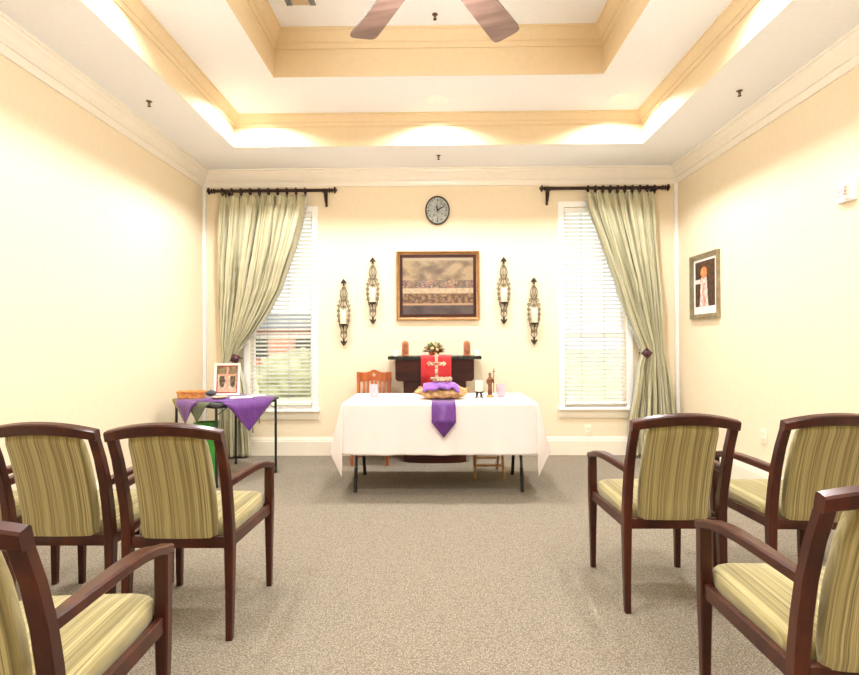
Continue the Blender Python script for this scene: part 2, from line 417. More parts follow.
# ------------------------------------------------------------------ curtain rods, curtains, holdbacks
RY = 5.46; RZ = 2.815
def rod(x0, x1, brackets, label):
    t = thing('curtain_rod', label, 'curtain rod', ((x0+x1)/2, RY, RZ))
    h = (x1-x0)/2
    bm = nb(); tube(bm, [(-h+.09, 0, 0), (h-.09, 0, 0)], .018, 14); obj('rod', bm, M['bronze'], t)
    prof = [(.015, 0), (.022, .004), (.022, .012), (.013, .018), (.013, .026), (.024, .034), (.013, .042), (.013, .05), (.030, .060), (.030, .068), (.018, .078), (.008, .086), (.001, .092)]
    for s in (-1, 1):
        bm = nb(); lathe(bm, [(r*1.2, s*z) for r, z in prof], (s*(h-.09), 0, 0), 14, axis='x'); obj('finial', bm, M['bronze'], t)
    cx = (x0+x1)/2
    for b in brackets:
        bm = nb(); x = b-cx
        lathe(bm, [(.022, -.02), (.024, 0), (.022, .02)], (x, 0, -.004), 14, axis='x')
        box(bm, x-.012, x+.012, YB-.012-RY, YB-.001-RY, -.15, .03, .003)
        tube(bm, [(x, YB-.012-RY, -.13), (x, .045, -.10), (x, .012, -.05), (x, 0, -.016)], .009, 8)
        tube(bm, [(x, YB-.012-RY, -.012), (x, 0, -.012)], .008, 8)
        obj('bracket', bm, M['bronze'], t)
    return t
rod(-2.42, -1.035, (-2.22, -1.17), 'dark bronze curtain rod with turned finials above the left window')
rod(1.09, 2.46, (1.19, 2.30), 'dark bronze curtain rod with turned finials above the right window')

def interp(tab, z):
    if z >= tab[0][0]: return tab[0][1:]
    for (z0, *a), (z1, *b) in zip(tab, tab[1:]):
        if z >= z1:
            t = (z-z1)/(z0-z1); t = t
            return tuple(q+(p-q)*t for p, q in zip(a, b))
    return tab[-1][1:]

def curtain(label, tab, folds, seed, rings_x, edge_side, zb):
    """tab: z, left x, right x, fold depth"""
    t = thing('curtain', label, 'curtain', (0, 0, 0))
    bm = nb(); uvl = bm.loops.layers.uv.new('UVMap')
    NU, NZ = 260, 120; G = []
    ztop = tab[0][0]
    for j in range(NZ+1):
        z = ztop-(ztop-zb)*j/NZ
        xl, xr, am = interp(tab, z)
        row = []
        for i in range(NU+1):
            u = i/NU
            ph = 2*PI*folds*u
            irr = noise.noise(V((u*5+seed, z*.7, 0)))
            irr2 = noise.noise(V((u*14+seed, z*1.2, 5)))
            s1 = math.sin(ph+1.6*irr); th_ = ph/2+1.1*irr; dp = .75+.7*noise.noise(V((u*7, z*1.1, seed+9))); d = am*(2.2*(abs(math.sin(th_))**.42*-2+1.2)*dp + .30*math.sin(2.6*ph+seed+2*irr) + 1.0*irr2)
            if z > ztop-.10:
                d *= .6
            x = xl+(xr-xl)*u - (xr-xl)/folds*.24*math.sin(2*th_)*dp*min(1, u*25, (1-u)*25)*min(1, (ztop-z)*6)
            # rumple
            d += .010*noise.noise(V((u*9, z*9, seed)))
            row.append(bm.verts.new((x, RY+.015+max(-.095, min(.055, d*.9)), z)))
        G.append(row)
    for j in range(NZ):
        for i in range(NU):
            f = bm.faces.new((G[j][i], G[j][i+1], G[j+1][i+1], G[j+1][i]))
            for lo, (ui, vj) in zip(f.loops, ((i, j), (i+1, j), (i+1, j+1), (i, j+1))): lo[uvl].uv = (ui/NU, vj/NZ)
    o = obj('drape', bm, M['curtain'], t, angle=180)
    so = o.modifiers.new('thick', 'SOLIDIFY'); so.thickness = .003
    # pale beaded edge along the swept side
    bm = nb()
    k = NU if edge_side > 0 else 0
    pts = []
    for j in range(0, 84):
        z = ztop-(ztop-zb)*j/NZ
        if z < 1.12: break
        pts.append(o.data.vertices[j*(NU+1)+k].co.copy())
    tube(bm, [p+V((edge_side*.004, -.004, 0)) for p in pts], .007, 6)
    for p in pts[::2]: sphere(bm, p+V((edge_side*.014, -.008, 0)), .008, n=6)
    obj('beaded_trim', bm, M['beads'], t)
    for x in rings_x:
        bm = nb(); pts = [(x, RY+.033*math.cos(2*PI*k_/16), RZ-.010+.033*math.sin(2*PI*k_/16)) for k_ in range(16)]
        tube(bm, pts, .0085, 8, closed=True)
        tube(bm, [(x, RY, RZ-.036), (x, RY+.008, ztop-.02)], .003, 5)
        obj('curtain_ring', bm, M['bronze'], t)
    return t
M['beads'] = noisy('grey_bead_braid', [(.35, (150, 152, 146)), (.55, (206, 206, 198))], (90, 90, 90), 3, .6)
tabL = [(2.765, -2.285, -1.375, .030), (2.60, -2.285, -1.395, .040), (2.42, -2.29, -1.43, .045), (2.23, -2.295, -1.475, .045), (2.03, -2.30, -1.54, .045),
        (1.76, -2.30, -1.64, .042), (1.55, -2.295, -1.76, .040), (1.34, -2.285, -1.90, .035), (1.18, -2.27, -2.04, .030), (1.08, -2.25, -2.11, .024),
        (1.00, -2.26, -2.09, .028), (.80, -2.29, -2.03, .040), (.5, -2.30, -1.99, .045), (0.03, -2.31, -1.96, .048)]
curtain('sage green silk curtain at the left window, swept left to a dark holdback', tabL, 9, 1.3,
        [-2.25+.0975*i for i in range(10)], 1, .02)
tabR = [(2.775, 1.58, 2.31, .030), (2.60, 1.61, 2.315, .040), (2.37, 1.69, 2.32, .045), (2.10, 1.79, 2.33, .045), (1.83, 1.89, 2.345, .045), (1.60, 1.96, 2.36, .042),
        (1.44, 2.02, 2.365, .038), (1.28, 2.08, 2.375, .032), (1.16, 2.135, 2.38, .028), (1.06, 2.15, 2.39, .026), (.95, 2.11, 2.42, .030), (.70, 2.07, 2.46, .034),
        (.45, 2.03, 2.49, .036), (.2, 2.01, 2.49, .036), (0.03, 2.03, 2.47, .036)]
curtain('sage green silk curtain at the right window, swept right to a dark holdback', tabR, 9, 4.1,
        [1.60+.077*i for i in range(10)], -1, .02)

def holdback(x, z, rot, label):
    t = thing('curtain_holdback', label, 'curtain holdback', (x, 5.37, z))
    bm = nb(); box(bm, -.042, .042, -.012, .012, -.042, .042, .006)
    lathe(bm, [(.03, -.012), (.022, -.02), (.004, -.026)], (0, 0, 0), 16, axis='y')
    xform(bm, Matrix.Rotation(rot, 4, 'Y')); obj('knob', bm, M['maroon'], t)
    bm = nb(); tube(bm, [(0, .01, 0), (0, YB-.002-5.37, 0)], .007, 8); obj('stem', bm, M['bronze'], t)
holdback(-2.085, 1.045, .35, 'square maroon curtain holdback on the left curtain, above the framed cross picture')
holdback(2.165, 1.085, .75, 'square maroon curtain holdback on the right curtain')

# ------------------------------------------------------------------ wall clock
t = thing('wall_clock', 'oval grey wall clock with dark rim high on the back wall', 'clock', (.022, YB, 2.617))
bm = nb(); lathe(bm, [(1.0, -.002), (1.0, -.026), (.975, -.034), (.93, -.034), (.90, -.022), (.90, -.002)], (0, 0, 0), 48, .131, .154, axis='y')
obj('rim', bm, M['iron'], t)
bm = nb(); lathe(bm, [(.90, -.003), (.90, -.018), (.02, -.018)], (0, 0, 0), 48, .131, .154, axis='y'); obj('dial', bm, M['dial'], t)
for k in range(12):
    bm = nb(); a = 2*PI*k/12; c, s = math.cos(a), math.sin(a)
    p = V((s*.105, -.0195, c*.124)); q = V((s*.085, -.0195, c*.100))
    tube(bm, [p, q], .0025 if k % 3 else .004, 4); obj('hour_mark', bm, M['iron'], t)
for nm, ang, ln, w in (('hour_hand', -.2, .058, .008), ('minute_hand', 1.02, .085, .007)):
    bm = nb(); d = V((math.sin(ang), 0, math.cos(ang))); pz = V((d.z, 0, -d.x))
    pts = [d*-.02, d*.01+pz*w, d*ln*.75+pz*w*.8, d*ln, d*ln*.75-pz*w*.8, d*.01-pz*w]
    loft(bm, [[p+V((0, y, 0)) for p in pts] for y in (-.022, -.025)]); obj(nm, bm, M['black'], t)
bm = nb(); lathe(bm, [(.01, -.018), (.01, -.028), (.002, -.029)], (0, 0, 0), 14, axis='y'); obj('hub', bm, M['black'], t)

# ------------------------------------------------------------------ framed picture on back wall (generic stand-in)
def fbm(u, v, s, o=0): return noise.fractal(V((u*s, v*s, o)), 1.0, 2.0, 3)
def mixc(a, b, t): t = max(0, min(1, t)); return tuple(x+(y-x)*t for x, y in zip(a, b))
def frame(bm, w, h, fw, d, prof=None):
    prof = prof or [(0, 0), (0, -d), (fw*.25, -d), (fw*.7, -d*.55), (fw, -d*.5), (fw, 0)]
    rings = []
    for sx, sy in ((-1, -1), (1, -1), (1, 1), (-1, 1)):
        rings.append([V((sx*(w/2-p), q, sy*(h/2-p))) for p, q in prof])
    loft(bm, rings, closed=True)
def art1(u, v):
    k = fbm(u, v, 6); k2 = fbm(u, v, 22, 3)
    if v > .93: c = (196, 172, 138)
    elif v > .60:
        c = mixc((112, 88, 62), (188, 160, 118), .5+.9*k+.6*abs(u-.5))
    elif v > .46:
        pal = [(92, 96, 108), (184, 104, 76), (206, 186, 150), (120, 60, 52), (150, 132, 90), (80, 76, 96), (210, 160, 120)]
        c = pal[int((k2*3+u*23)) % 7]; c = mixc(c, (120, 92, 66), .25+.3*k)
    elif v > .37: c = mixc((226, 202, 164), (200, 170, 130), .5+k2)
    elif v > .20: c = mixc((92, 60, 38), (176, 136, 88), .45+1.2*k2)
    elif v > .17: c = (204, 162, 118)
    else: c = mixc((70, 52, 50), (104, 84, 76), .5+k)
    return tuple(q*.80 for q in c)
t = thing('framed_painting', 'large gilt framed painting in browns with a pale band, centred on the back wall', 'picture', (.023, YB, 1.81))
W_, H_ = .885, .735
bm = nb(); frame(bm, W_, H_, .032, .035); obj('frame', bm, M['gilt'], t)
bm = nb(); frame(bm, W_-.07, H_-.07, .045, .016, [(0, 0), (0, -.014), (.010, -.016), (.03, -.012), (.03, 0)]); obj('liner', bm, M['liner'] if 'liner' in M else M['espresso'], t)
inkgrid('painting', W_-.10, H_-.10, 110, 90, art1, t, place=Matrix.Translation((0, -.008, 0)))

# framed picture on the right wall
def art2(u, v):
    k = fbm(u, v, 5, 9); k2 = fbm(u, v, 14, 2)
    if u < .07 or u > .93 or v < .14 or v > .95: return (240, 236, 230)
    c = mixc((56, 38, 30), (96, 66, 48), .5+k2)
    du = u-.45
    if abs(du) < .13+.12*(.62-v) and v < .66: c = mixc((238, 226, 216), (206, 176, 168), .5+1.2*k2)
    if abs(du+.02*math.sin(v*20)) < .05 and v < .56: c = mixc((206, 120, 110), (230, 186, 170), .5+k)
    if (du**2/.02+(v-.74)**2/.012) < 1: c = mixc((196, 112, 62), (222, 158, 104), .5+1.5*k2)
    if u < .3 and .55 < v < .63: c = (226, 214, 204)
    return c
t = thing('framed_picture', 'pewter framed picture with white mat on the right wall beside the curtain', 'picture', (XR, 4.985, 1.733), -PI/2)
bm = nb(); frame(bm, .505, .62, .045, .035); obj('frame', bm, M['silver'], t)
inkgrid('picture', .425, .545, 60, 80, art2, t, place=Matrix.Translation((0, -.010, 0)))

# ------------------------------------------------------------------ fire alarm, outlets
t = thing('fire_alarm', 'white fire alarm horn and strobe high on the right wall', 'fire alarm', (XR, 3.265, 2.14), -PI/2)
bm = nb(); box(bm, -.065, .065, -.035, .003, -.065, .065, .006); obj('housing', bm, M['white'], t)
bm = nb()
for i in range(4):
    for j in range(5-i % 2):
        sphere(bm, (-.052+.013*i, -.036, -.025+.014*j), .004, .003, .004, 6)
obj('horn_grille', bm, M['pewter'], t)
bm = nb(); prism(bm, [(.015, -.055), (.05, -.055), (.045, .045), (.02, .045)], 'y', -.05, -.034); obj('strobe_lens', bm, M['plastic'], t)
cu = bpy.data.curves.new('t', 'FONT'); cu.body = 'FIRE'; cu.size = .032; cu.extrude = .0006; cu.align_x = 'CENTER'; cu.align_y = 'CENTER'
tmp = bpy.data.objects.new('t', cu); C.objects.link(tmp); bpy.context.view_layer.update()
me = bpy.data.meshes.new_from_object(tmp.evaluated_get(bpy.context.evaluated_depsgraph_get())); bpy.data.objects.remove(tmp)
me.materials.clear(); me.materials.append(M['redink'])
o = bpy.data.objects.new('lettering', me); C.objects.link(o); o.parent = t
o.matrix_local = Matrix.Translation((.033, -.0512, -.005)) @ Matrix.Rotation(PI/2, 4, 'X') @ Matrix.Rotation(-PI/2, 4, 'Z')

def outlet(label, loc, rz):
    t = thing('wall_outlet', label, 'outlet', loc, rz)
    bm = nb(); box(bm, -.036, .036, -.008, 0, -.058, .058, .003); obj('cover_plate', bm, M['plastic'], t)
    for z in (-.024, .024):
        bm = nb(); box(bm, -.017, .017, -.0105, -.006, z-.015, z+.015, .003)
        s = obj('socket', bm, M['plastic'], t)
        bm = nb()
        for x in (-.007, .007): box(bm, x-.0012, x+.0012, -.0112, -.010, z-.003, z+.007)
        lathe(bm, [(.0025, -.0112), (.0025, -.010)], (0, 0, z-.009), 8, axis='y')
        obj('slots', bm, M['pewter'], s)
outlet('ivory wall outlet on the back wall below the right window', (1.613, YB, .262), 0)
outlet('ivory wall outlet low on the right wall above the far chairs', (XR, 4.12, .46), -PI/2)

# ------------------------------------------------------------------ ceiling items
def sprinkler(label, x, y, z, dz=.0):
    t = thing('sprinkler', label, 'sprinkler', (x, y, z), 0, 'fire sprinklers')
    bm = nb(); lathe(bm, [(.030, 0), (.030, -.004), (.012, -.012), (.009, -.02)], n=16); obj('escutcheon', bm, M['spr'], t)
    bm = nb()
    tube(bm, [(0, 0, -.02), (0, 0, -.038)], .005, 8)
    tube(bm, [(-.008, 0, -.02), (-.013, 0, -.035), (0, 0, -.052)], .003, 6); tube(bm, [(.008, 0, -.02), (.013, 0, -.035), (0, 0, -.052)], .003, 6)
    obj('frame_arms', bm, M['iron'], t)
    bm = nb(); lathe(bm, [(.019, -.052), (.019, -.055), (.002, -.056)], n=12); obj('deflector', bm, M['iron'], t); t.scale = (.72, .72, .72)
M['spr'] = noisy('brass_brown', [(.3, (92, 70, 52)), (.7, (128, 100, 76))], (40, 40, 40), 2, .4, metal=.6)
sprinkler('bronze ceiling sprinkler on the left soffit', -2.17, 3.91, ZC)
sprinkler('bronze ceiling sprinkler on the right soffit', 2.24, 3.84, ZC)
sprinkler('bronze ceiling sprinkler on the back soffit, above the clock', .033, 5.12, ZC)
sprinkler('bronze ceiling sprinkler in the upper tray, between the fan blades', .003, 3.90, Z2)

t = thing('ceiling_vent', 'white ceiling vent with tan centre in the upper tray, left of the fan', 'vent', (-.97, 3.60, Z2))
bm = nb(); box(bm, -.16, -.145, -.18, .18, -.012, 0, .002); box(bm, .145, .16, -.18, .18, -.012, 0, .002)
box(bm, -.145, .145, -.18, -.165, -.012, 0, .002); box(bm, -.145, .145, .165, .18, -.012, 0, .002); obj('vent_frame', bm, M['white'], t)
for s in (-1, 1):
    for i in range(4):
        bm = nb(); x = s*(.09+.015*i); box(bm, x-.005, x+.005, -.165, .165, -.012, -.003); obj('louvre', bm, M['ventmetal'], t, smooth=False)
bm = nb(); box(bm, -.078, .078, -.165, .155, -.010, 0, .002); obj('centre_panel', bm, M['tanpanel'], t); t.scale = (.75, .75, 1); t.location.y = 3.64

# recessed downlights in the lower tray
DL = [(x, y) for x in (-1.60, 1.63) for y in (4.54, 2.95, 1.43, -.1)] + [(.02, 4.54), (-.8, -.37), (.84, -.37)]  # last pair added unseen behind the camera, as frontal fill
dl_label = {(-1.60, 4.54): 'recessed white downlight in the back left corner of the lower tray',
            (1.63, 4.54): 'recessed white downlight in the back right corner of the lower tray',
            (.02, 4.54): 'recessed white downlight at the back of the lower tray, above the painting'}
dl_first = None
for (x, y) in DL:
    lb = dl_label.get((x, y), 'recessed white downlight in the lower tray, nearer than the back row')
    if dl_first is None:
        t = dl_first = thing('downlight', lb, 'downlight', (x, y, Z1), 0, 'recessed downlights in the tray')
        bm = nb(); lathe(bm, [(.088, 0), (.102, 0), (.102, -.004), (.088, -.006)], n=28); obj('trim_ring', bm, M['white'], t)
        bm = nb(); lathe(bm, [(.088, -.001), (.088, -.003), (.002, -.003)], n=28); obj('lens', bm, M['lamp'], t)
    else:
        dup(dl_first, lb, (x, y, Z1))
    L = bpy.data.lights.new('downlight_lamp', 'AREA'); L.shape = 'DISK'; L.size = .17
    L.energy = 23 if y > 4 else 12
    L.color = (.98, .985, 1); L.spread = math.radians(150)
    lo = bpy.data.objects.new('downlight_lamp', L); lo.location = (x, y, Z1-.012); C.objects.link(lo)

# ceiling fan
FX, FY, FZ = .0, 2.035, 2.78
t = thing('ceiling_fan', 'brown bladed ceiling fan hanging in the middle of the upper tray', 'ceiling fan', (FX, FY, Z2))
bm = nb(); lathe(bm, [(.07, 0), (.07, -.03), (.03, -.07), (.016, -.075)], n=24); obj('canopy', bm, M['bronze'], t)
bm = nb(); tube(bm, [(0, 0, -.07), (0, 0, FZ-Z2+.08)], .013, 12); obj('downrod', bm, M['bronze'], t)
bm = nb(); z = FZ-Z2; lathe(bm, [(.02, z+.13), (.06, z+.12), (.12, z+.08), (.125, z+.03), (.10, z-.02), (.06, z-.03)], n=32); obj('motor', bm, M['bronze'], t)
bm = nb(); lathe(bm, [(.06, z-.03), (.13, z-.04), (.12, z-.08), (.07, z-.115), (.002, z-.125)], n=32); obj('added_light_bowl', bm, M['bowl'], t)  # bowl added out of view, to go with the fill lamp below it
for k in range(6):
    a = math.radians(90+31 if k == 0 else 90-31 if k == 1 else 90-31-59.6*(k-1))
    R_ = Matrix.Rotation(a, 4, 'Z')
    bm = nb(); rings = []
    for x, hw in ((.17, .050), (.22, .055), (.40, .064), (.60, .071), (.69, .074), (.715, .070), (.727, .055), (.73, .035)):
        rings.append([V((x, -hw, -.004)), V((x, hw, -.004)), V((x, hw, .004)), V((x, -hw, .004))])
    loft(bm, rings); xform(bm, Matrix.Rotation(math.radians(-11), 4, 'X')); xform(bm, Matrix.Translation((0, 0, z)) @ R_)
    bl = obj('blade', bm, M['walnut'], t)
    bm = nb(); loft(bm, [rring((x, 0, -.007), (0, 1, 0), (0, 0, 1), hw, .004) for x, hw in ((.09, .018), (.14, .016), (.19, .035), (.23, .02))])
    xform(bm, Matrix.Translation((0, 0, z)) @ R_); obj('blade_iron', bm, M['bronze'], bl)
def lamp(name, typ, loc, e, color=(.97, .985, 1), **k):
    L = bpy.data.lights.new(name, typ); L.energy = e; L.color = color
    for a, b in k.items(): setattr(L, a, b)
    o = bpy.data.objects.new(name, L); o.location = loc; C.objects.link(o); return o
lamp('added_fan_fill', 'POINT', (FX, FY, FZ-.24), 62, shadow_soft_size=.12)  # unseen lamp added under the fan for soft overall fill and brighter ceilings

# ------------------------------------------------------------------ guest chairs
def cushion(bm, hx, y0, y1, z0, z1, crown_=.012):
    n_ = 14; rings = []
    # layers of rounded outline from bottom to top
    lay = [(0, .985), (.15, 1.0), (.55, 1.0), (.78, .985), (.92, .955), (1.0, .90), (1.0, .6), (1.0, .25)]
    cy = (y0+y1)/2; hy = (y1-y0)/2
    for f, s in lay:
        ring = []
        for i in range(40):
            a = 2*PI*i/40; c, sn = math.cos(a), math.sin(a); e = .22
            x = math.copysign(abs(c)**e, c)*hx; y = math.copysign(abs(sn)**e, sn)*hy
            inset = (1-s)*min(hx, hy)
            x = x*(hx-inset)/hx; y = y*(hy-inset)/hy
            ext = crown_*(1-(x/hx)**2*.8)*(1-(y/hy)**4) if f >= 1 else 0
            ring.append(V((x, cy+y, z0+(z1-z0)*f+ext*(1 if f >= 1 else 0))))
        rings.append(ring)
    loft(bm, rings)

def make_chair(label):
    t = thing('guest_chair', label, 'chair', (0, 0, 0), 0, 'striped guest chairs with dark wood arms')
    ry = lambda z: interp([(.87, -.350), (.75, -.302), (.62, -.264), (.50, -.240), (.40, -.232), (0, -.244)], z)[0]
    for s in (-1, 1):       # rear legs rise into the back posts
        bm = nb(); rings = []
        for z, hx, hy, xo in ((0, .013, .015, .214), (.2, .016, .018, .214), (.38, .019, .021, .212), (.45, .019, .021, .211), (.55, .019, .020, .211), (.65, .019, .019, .213), (.75, .018, .018, .212), (.846, .018, .017, .211)):
            rings.append(rring((s*xo, ry(z), z), (1, 0, 0), (0, 1, 0), hx, hy, .25))
        loft(bm, rings); obj('leg', bm, M['wood'], t)
    for s in (-1, 1):
        bm = nb(); rings = [rring((s*.226, .228, z), (1, 0, 0), (0, 1, 0), hx, hx, .25) for z, hx in ((0, .013), (.2, .016), (.38, .020), (.592, .020))]
        loft(bm, rings); obj('leg', bm, M['wood'], t)
    # arched top rail
    bm = nb(); rings = []
    for i in range(17):
        u = -1+2*i/16; x = .230*u; zc = .852+.030*(1-u*u); y = ry(.86)-.022*(1-u*u)
        rings.append(rring((x, y, zc), V((0, 1, .25)).normalized(), V((0, -.25, 1)).normalized(), .0175, .021+.003*(1-u*u), .3))
    loft(bm, rings); obj('top_rail', bm, M['wood'], t)
    # seat apron
    bm = nb()
    box(bm, -.20, .20, -.244, -.220, .372, .420, .003)
    box(bm, -.21, .21, .216, .238, .362, .412, .003)
    for s in (-1, 1):
        loft(bm, [rring((s*.214, -.225, .396), (1, 0, 0), (0, 0, 1), .011, .024), rring((s*.226, .22, .387), (1, 0, 0), (0, 0, 1), .011, .024)])
    obj('seat_frame', bm, M['wood'], t)
    # arms
    for s in (-1, 1):
        bm = nb(); rings = []
        for y, z, hw, hh in ((-.262, .641, .015, .017), (-.20, .643, .018, .017), (-.10, .645, .021, .016), (.0, .645, .023, .015), (.08, .639, .024, .015), (.15, .626, .024, .015), (.21, .607, .023, .015), (.252, .598, .022, .014)):
            xo = .213+(.226-.213)*min(1, (y+.262)/.3)
            rings.append(rring((s*xo, y, z), (1, 0, 0), (0, 0, 1), hw, hh, .35))
        loft(bm, rings); obj('armrest', bm, M['wood'], t)
    bm = nb(); cushion(bm, .204, -.208, .266, .398, .464, .014); obj('seat', bm, M['stripe'], t, angle=60)
    # upholstered back pad
    bm = nb(); rings = []
    for k in range(15):
        v = k/14; z = .415+v*.425
        hw = .155+.005*math.sin(PI*v)-.002*v
        th = .030
        if k == 14: hw -= .004; th = .020
        if k == 0: hw -= .002; th = .024
        ring = []
        for i in range(28):
            a = 2*PI*i/28; c, sn = math.cos(a), math.sin(a)
            x = math.copysign(abs(c)**.28, c)*hw; y = math.copysign(abs(sn)**.6, sn)*th
            arch = .020*(1-(x/.16)**2)*v
            zz_ = z+arch
            ring.append(V((x, ry(min(zz_, .87))+.012+y-.010*(1-(x/.17)**2), zz_)))
        rings.append(ring)
    loft(bm, rings); obj('backrest', bm, M['stripe'], t, angle=60)
    return t
CH = [(-1.066, 2.375, 0, 'striped chair by the aisle in the left row, between the aisle and its neighbour'),
      (-1.578, 2.40, .0, 'striped chair second from the aisle in the left row, cut by the picture edge'),
      (-2.16, 2.39, 0, 'striped chair against the left wall, mostly hidden behind the left row'),
      (1.067, 2.595, 0, 'striped chair by the aisle in the farther right row'),
      (1.715, 2.585, -.02, 'striped chair second from the aisle in the farther right row, under the right wall outlet'),
      (2.30, 2.69, -.06, 'striped chair against the right wall, only one front leg showing'),
      (-1.025, 1.30, .07, 'nearest striped chair at bottom left, its arm and seat filling the corner'),
      (1.11, 1.52, -.05, 'nearest striped chair at bottom right, its back cut by the picture edge')]
ch0 = None
for x, y, rz, lb in CH:
    if ch0 is None: ch0 = make_chair(lb); ch0.location = (x, y, 0); ch0.rotation_euler.z = rz
    else: dup(ch0, lb, (x, y, 0), rz)

# ------------------------------------------------------------------ long folding table with white cloth
TX0, TX1, TY0, TY1, TZ = -.725, .775, 4.06, 4.78, .735
t = thing('folding_table', 'long folding table with grey steel legs under the white cloth', 'table', ((TX0+TX1)/2, (TY0+TY1)/2, 0))
cx, cy = (TX0+TX1)/2, (TY0+TY1)/2
bm = nb(); box(bm, TX0-cx, TX1-cx, TY0-cy, TY1-cy, TZ-.035, TZ, .006); obj('tabletop', bm, M['vinyl'], t)
for sx in (-1, 1):
    x = -.657-cx if sx < 0 else .69-cx
    for sy in (-1, 1):
        bm = nb()
        yb = 4.20-cy if sy < 0 else 4.76-cy
        ym = -.02+sy*.06+.09*0
        tube(bm, [(x, ym*1.2, TZ-.04), (x, ym*1.2, .46), (x, ym*1.6, .38), (x, yb*.78, .20), (x, yb, .0)], .0125, 10)
        lg = obj('leg', bm, M['steel'], t)
        bm = nb(); tube(bm, [(x, yb*.80, .185), (x, yb, 0)], .0145, 10); obj('rubber_foot', bm, M['rubber'], lg)
    bm = nb(); tube(bm, [(x, -.09, .42), (x, .09, .42)], .009, 8); tube(bm, [(x-sx*.0, 0, .42), (x-sx*.3, 0, TZ-.04)], .008, 8)
    obj('brace', bm, M['steel'], t)

bm = nb()
OV, OS = .400, .42      # overhang front/back and sides
NX, NY, NO = 90, 40, 26
def clothpt(u, v):
    """u, v: flat cloth coordinates in metres; returns 3-D point"""
    du = TX0-u if u < TX0 else (u-TX1 if u > TX1 else 0); su = -1 if u < TX0 else 1
    dv = TY0-v if v < TY0 else (v-TY1 if v > TY1 else 0); sv = -1 if v < TY0 else 1
    ux = min(max(u, TX0), TX1); vy = min(max(v, TY0), TY1)
    top = TZ+.004
    if du <= 0 and dv <= 0:
        return V((u, v, top+.0012*noise.noise(V((u*6, v*6, 0)))))
    if du <= 0:     # front or back drop
        ed = min(u-TX0, TX1-u)
        wv = .010*math.sin(u*13+1)+.007*math.sin(u*29+.5)+.006*noise.noise(V((u*5, 0, 2)))
        r = dv; out = .012+.04*(r/OV)**1.2 + wv*(r/OV)
        return V((u, vy+sv*out, top-r*.995))
    if dv <= 0:
        wv = .012*math.sin(v*19+1)+.008*math.sin(v*37)
        r = du; out = .012+.10*(r/OS) + wv*(r/OS)
        return V((ux+su*out, v, top-r*.93))
    r = math.hypot(du, dv); phi = math.atan2(dv, du)
    k = r/.42
    fo = math.sin(2*phi)        # 0 at the seams, 1 on the diagonal
    outx = (.012+.10*k)*(math.cos(phi)**.8)*(1-.30*fo) + .022*k*math.sin(4*phi)
    outy = (.012+.045*k)*(math.sin(phi)**.6) + .05*k*math.sin(4*phi+PI)*.6
    outx -= .036*fo*k*max(0, k-.6)*2
    drop = r*(.93+.065*math.sin(phi)) if r < .42 else r*(.93+.065*math.sin(phi))
    return V((ux+su*outx, vy+sv*outy, top-drop))
us = [TX0-OS+OS*i/NO for i in range(NO)]+[TX0+(TX1-TX0)*i/NX for i in range(NX+1)]+[TX1+OS*(i+1)/NO for i in range(NO)]
vs_ = [TY0-OV+OV*i/NO for i in range(NO)]+[TY0+(TY1-TY0)*i/NY for i in range(NY+1)]+[TY1+OV*(i+1)/NO for i in range(NO)]
G = [[bm.verts.new(clothpt(u, v)) for u in us] for v in vs_]
for j in range(len(vs_)-1):
    for i in range(len(us)-1): bm.faces.new((G[j][i], G[j][i+1], G[j+1][i+1], G[j+1][i]))
o = obj('tablecloth', bm, M['linen'], angle=180); so = o.modifiers.new('thick', 'SOLIDIFY'); so.thickness = .002; so.offset = 1
tag(o, 'white tablecloth hanging over the long altar table', 'tablecloth')
TT = TZ+.008    # cloth surface

# purple pointed runner
def strip(bm, path, x0, x1, tip=None, th=.003):
    rings = []
    for (y, z, a, b) in path: rings.append([V((a, y, z)), V((b, y, z))])
    R = [[bm.verts.new(p) for p in r] for r in rings]
    for a, b in zip(R, R[1:]): bm.faces.new((a[0], a[1], b[1], b[0]))
bm = nb(); a, b = -.037, .150; m_ = (a+b)/2
path = [(4.52, TT+.001, a, b), (4.30, TT+.001, a, b), (4.075, TT+.001, a, b), (4.052, TT-.004, a, b), (4.040, TT-.03, a, b)]
for k in range(1, 8): path.append((4.036-.0055*k, TT-.03-.017*k, a, b))
for k in range(1, 10):
    f = k/9; path.append((3.997-.003*k, TT-.149-.0125*k, m_-(m_-a)*(1-f)-.0005, m_+(b-m_)*(1-f)+.0005))
strip(bm, path, a, b)
o = obj('table_runner', bm, M['purple'], angle=70); so = o.modifiers.new('thick', 'SOLIDIFY'); so.thickness = .003; so.offset = 0
tag(o, 'purple runner with a pointed end hanging down the front of the white cloth', 'table runner')

# driftwood bowl, violet cloth, thorn wreath, standing cross
def lump(name, c, r, amp, sc, m, seed, zmin=None, label=None, cat=None, fn=None):
    bm = nb(); bmesh.ops.create_icosphere(bm, subdivisions=4, radius=1)
    for v in bm.verts:
        d = v.co.normalized(); k = 1+amp*noise.fractal(d*sc+V((seed, 0, 0)), 1, 2, 4)
        p = V((d.x*r[0]*k, d.y*r[1]*k, d.z*r[2]*k))
        if fn: p = fn(p)
        if zmin is not None and p.z < zmin: p.z = zmin
        v.co = p
    o = obj(name, bm, m, angle=180); o.location = c
    if label: tag(o, label, cat)
    return o
def dip(p):
    e = (p.x/.21)
    p.z += .008*e*e - .010*(1-e*e)
    p.z += .006*math.sin(p.x*60+p.y*25)
    if p.z > .05: p.z = .05+(p.z-.05)*.3
    return p
lump('driftwood_log', (.042, 4.30, TT+.058), (.215, .115, .060), .20, 2.2, M['driftwood'], 3.1, zmin=-.052,
     label='gnarled tan driftwood log lying on the middle of the altar table', cat='driftwood', fn=dip)
bm = nb(); N1, N2 = 40, 16; G = []
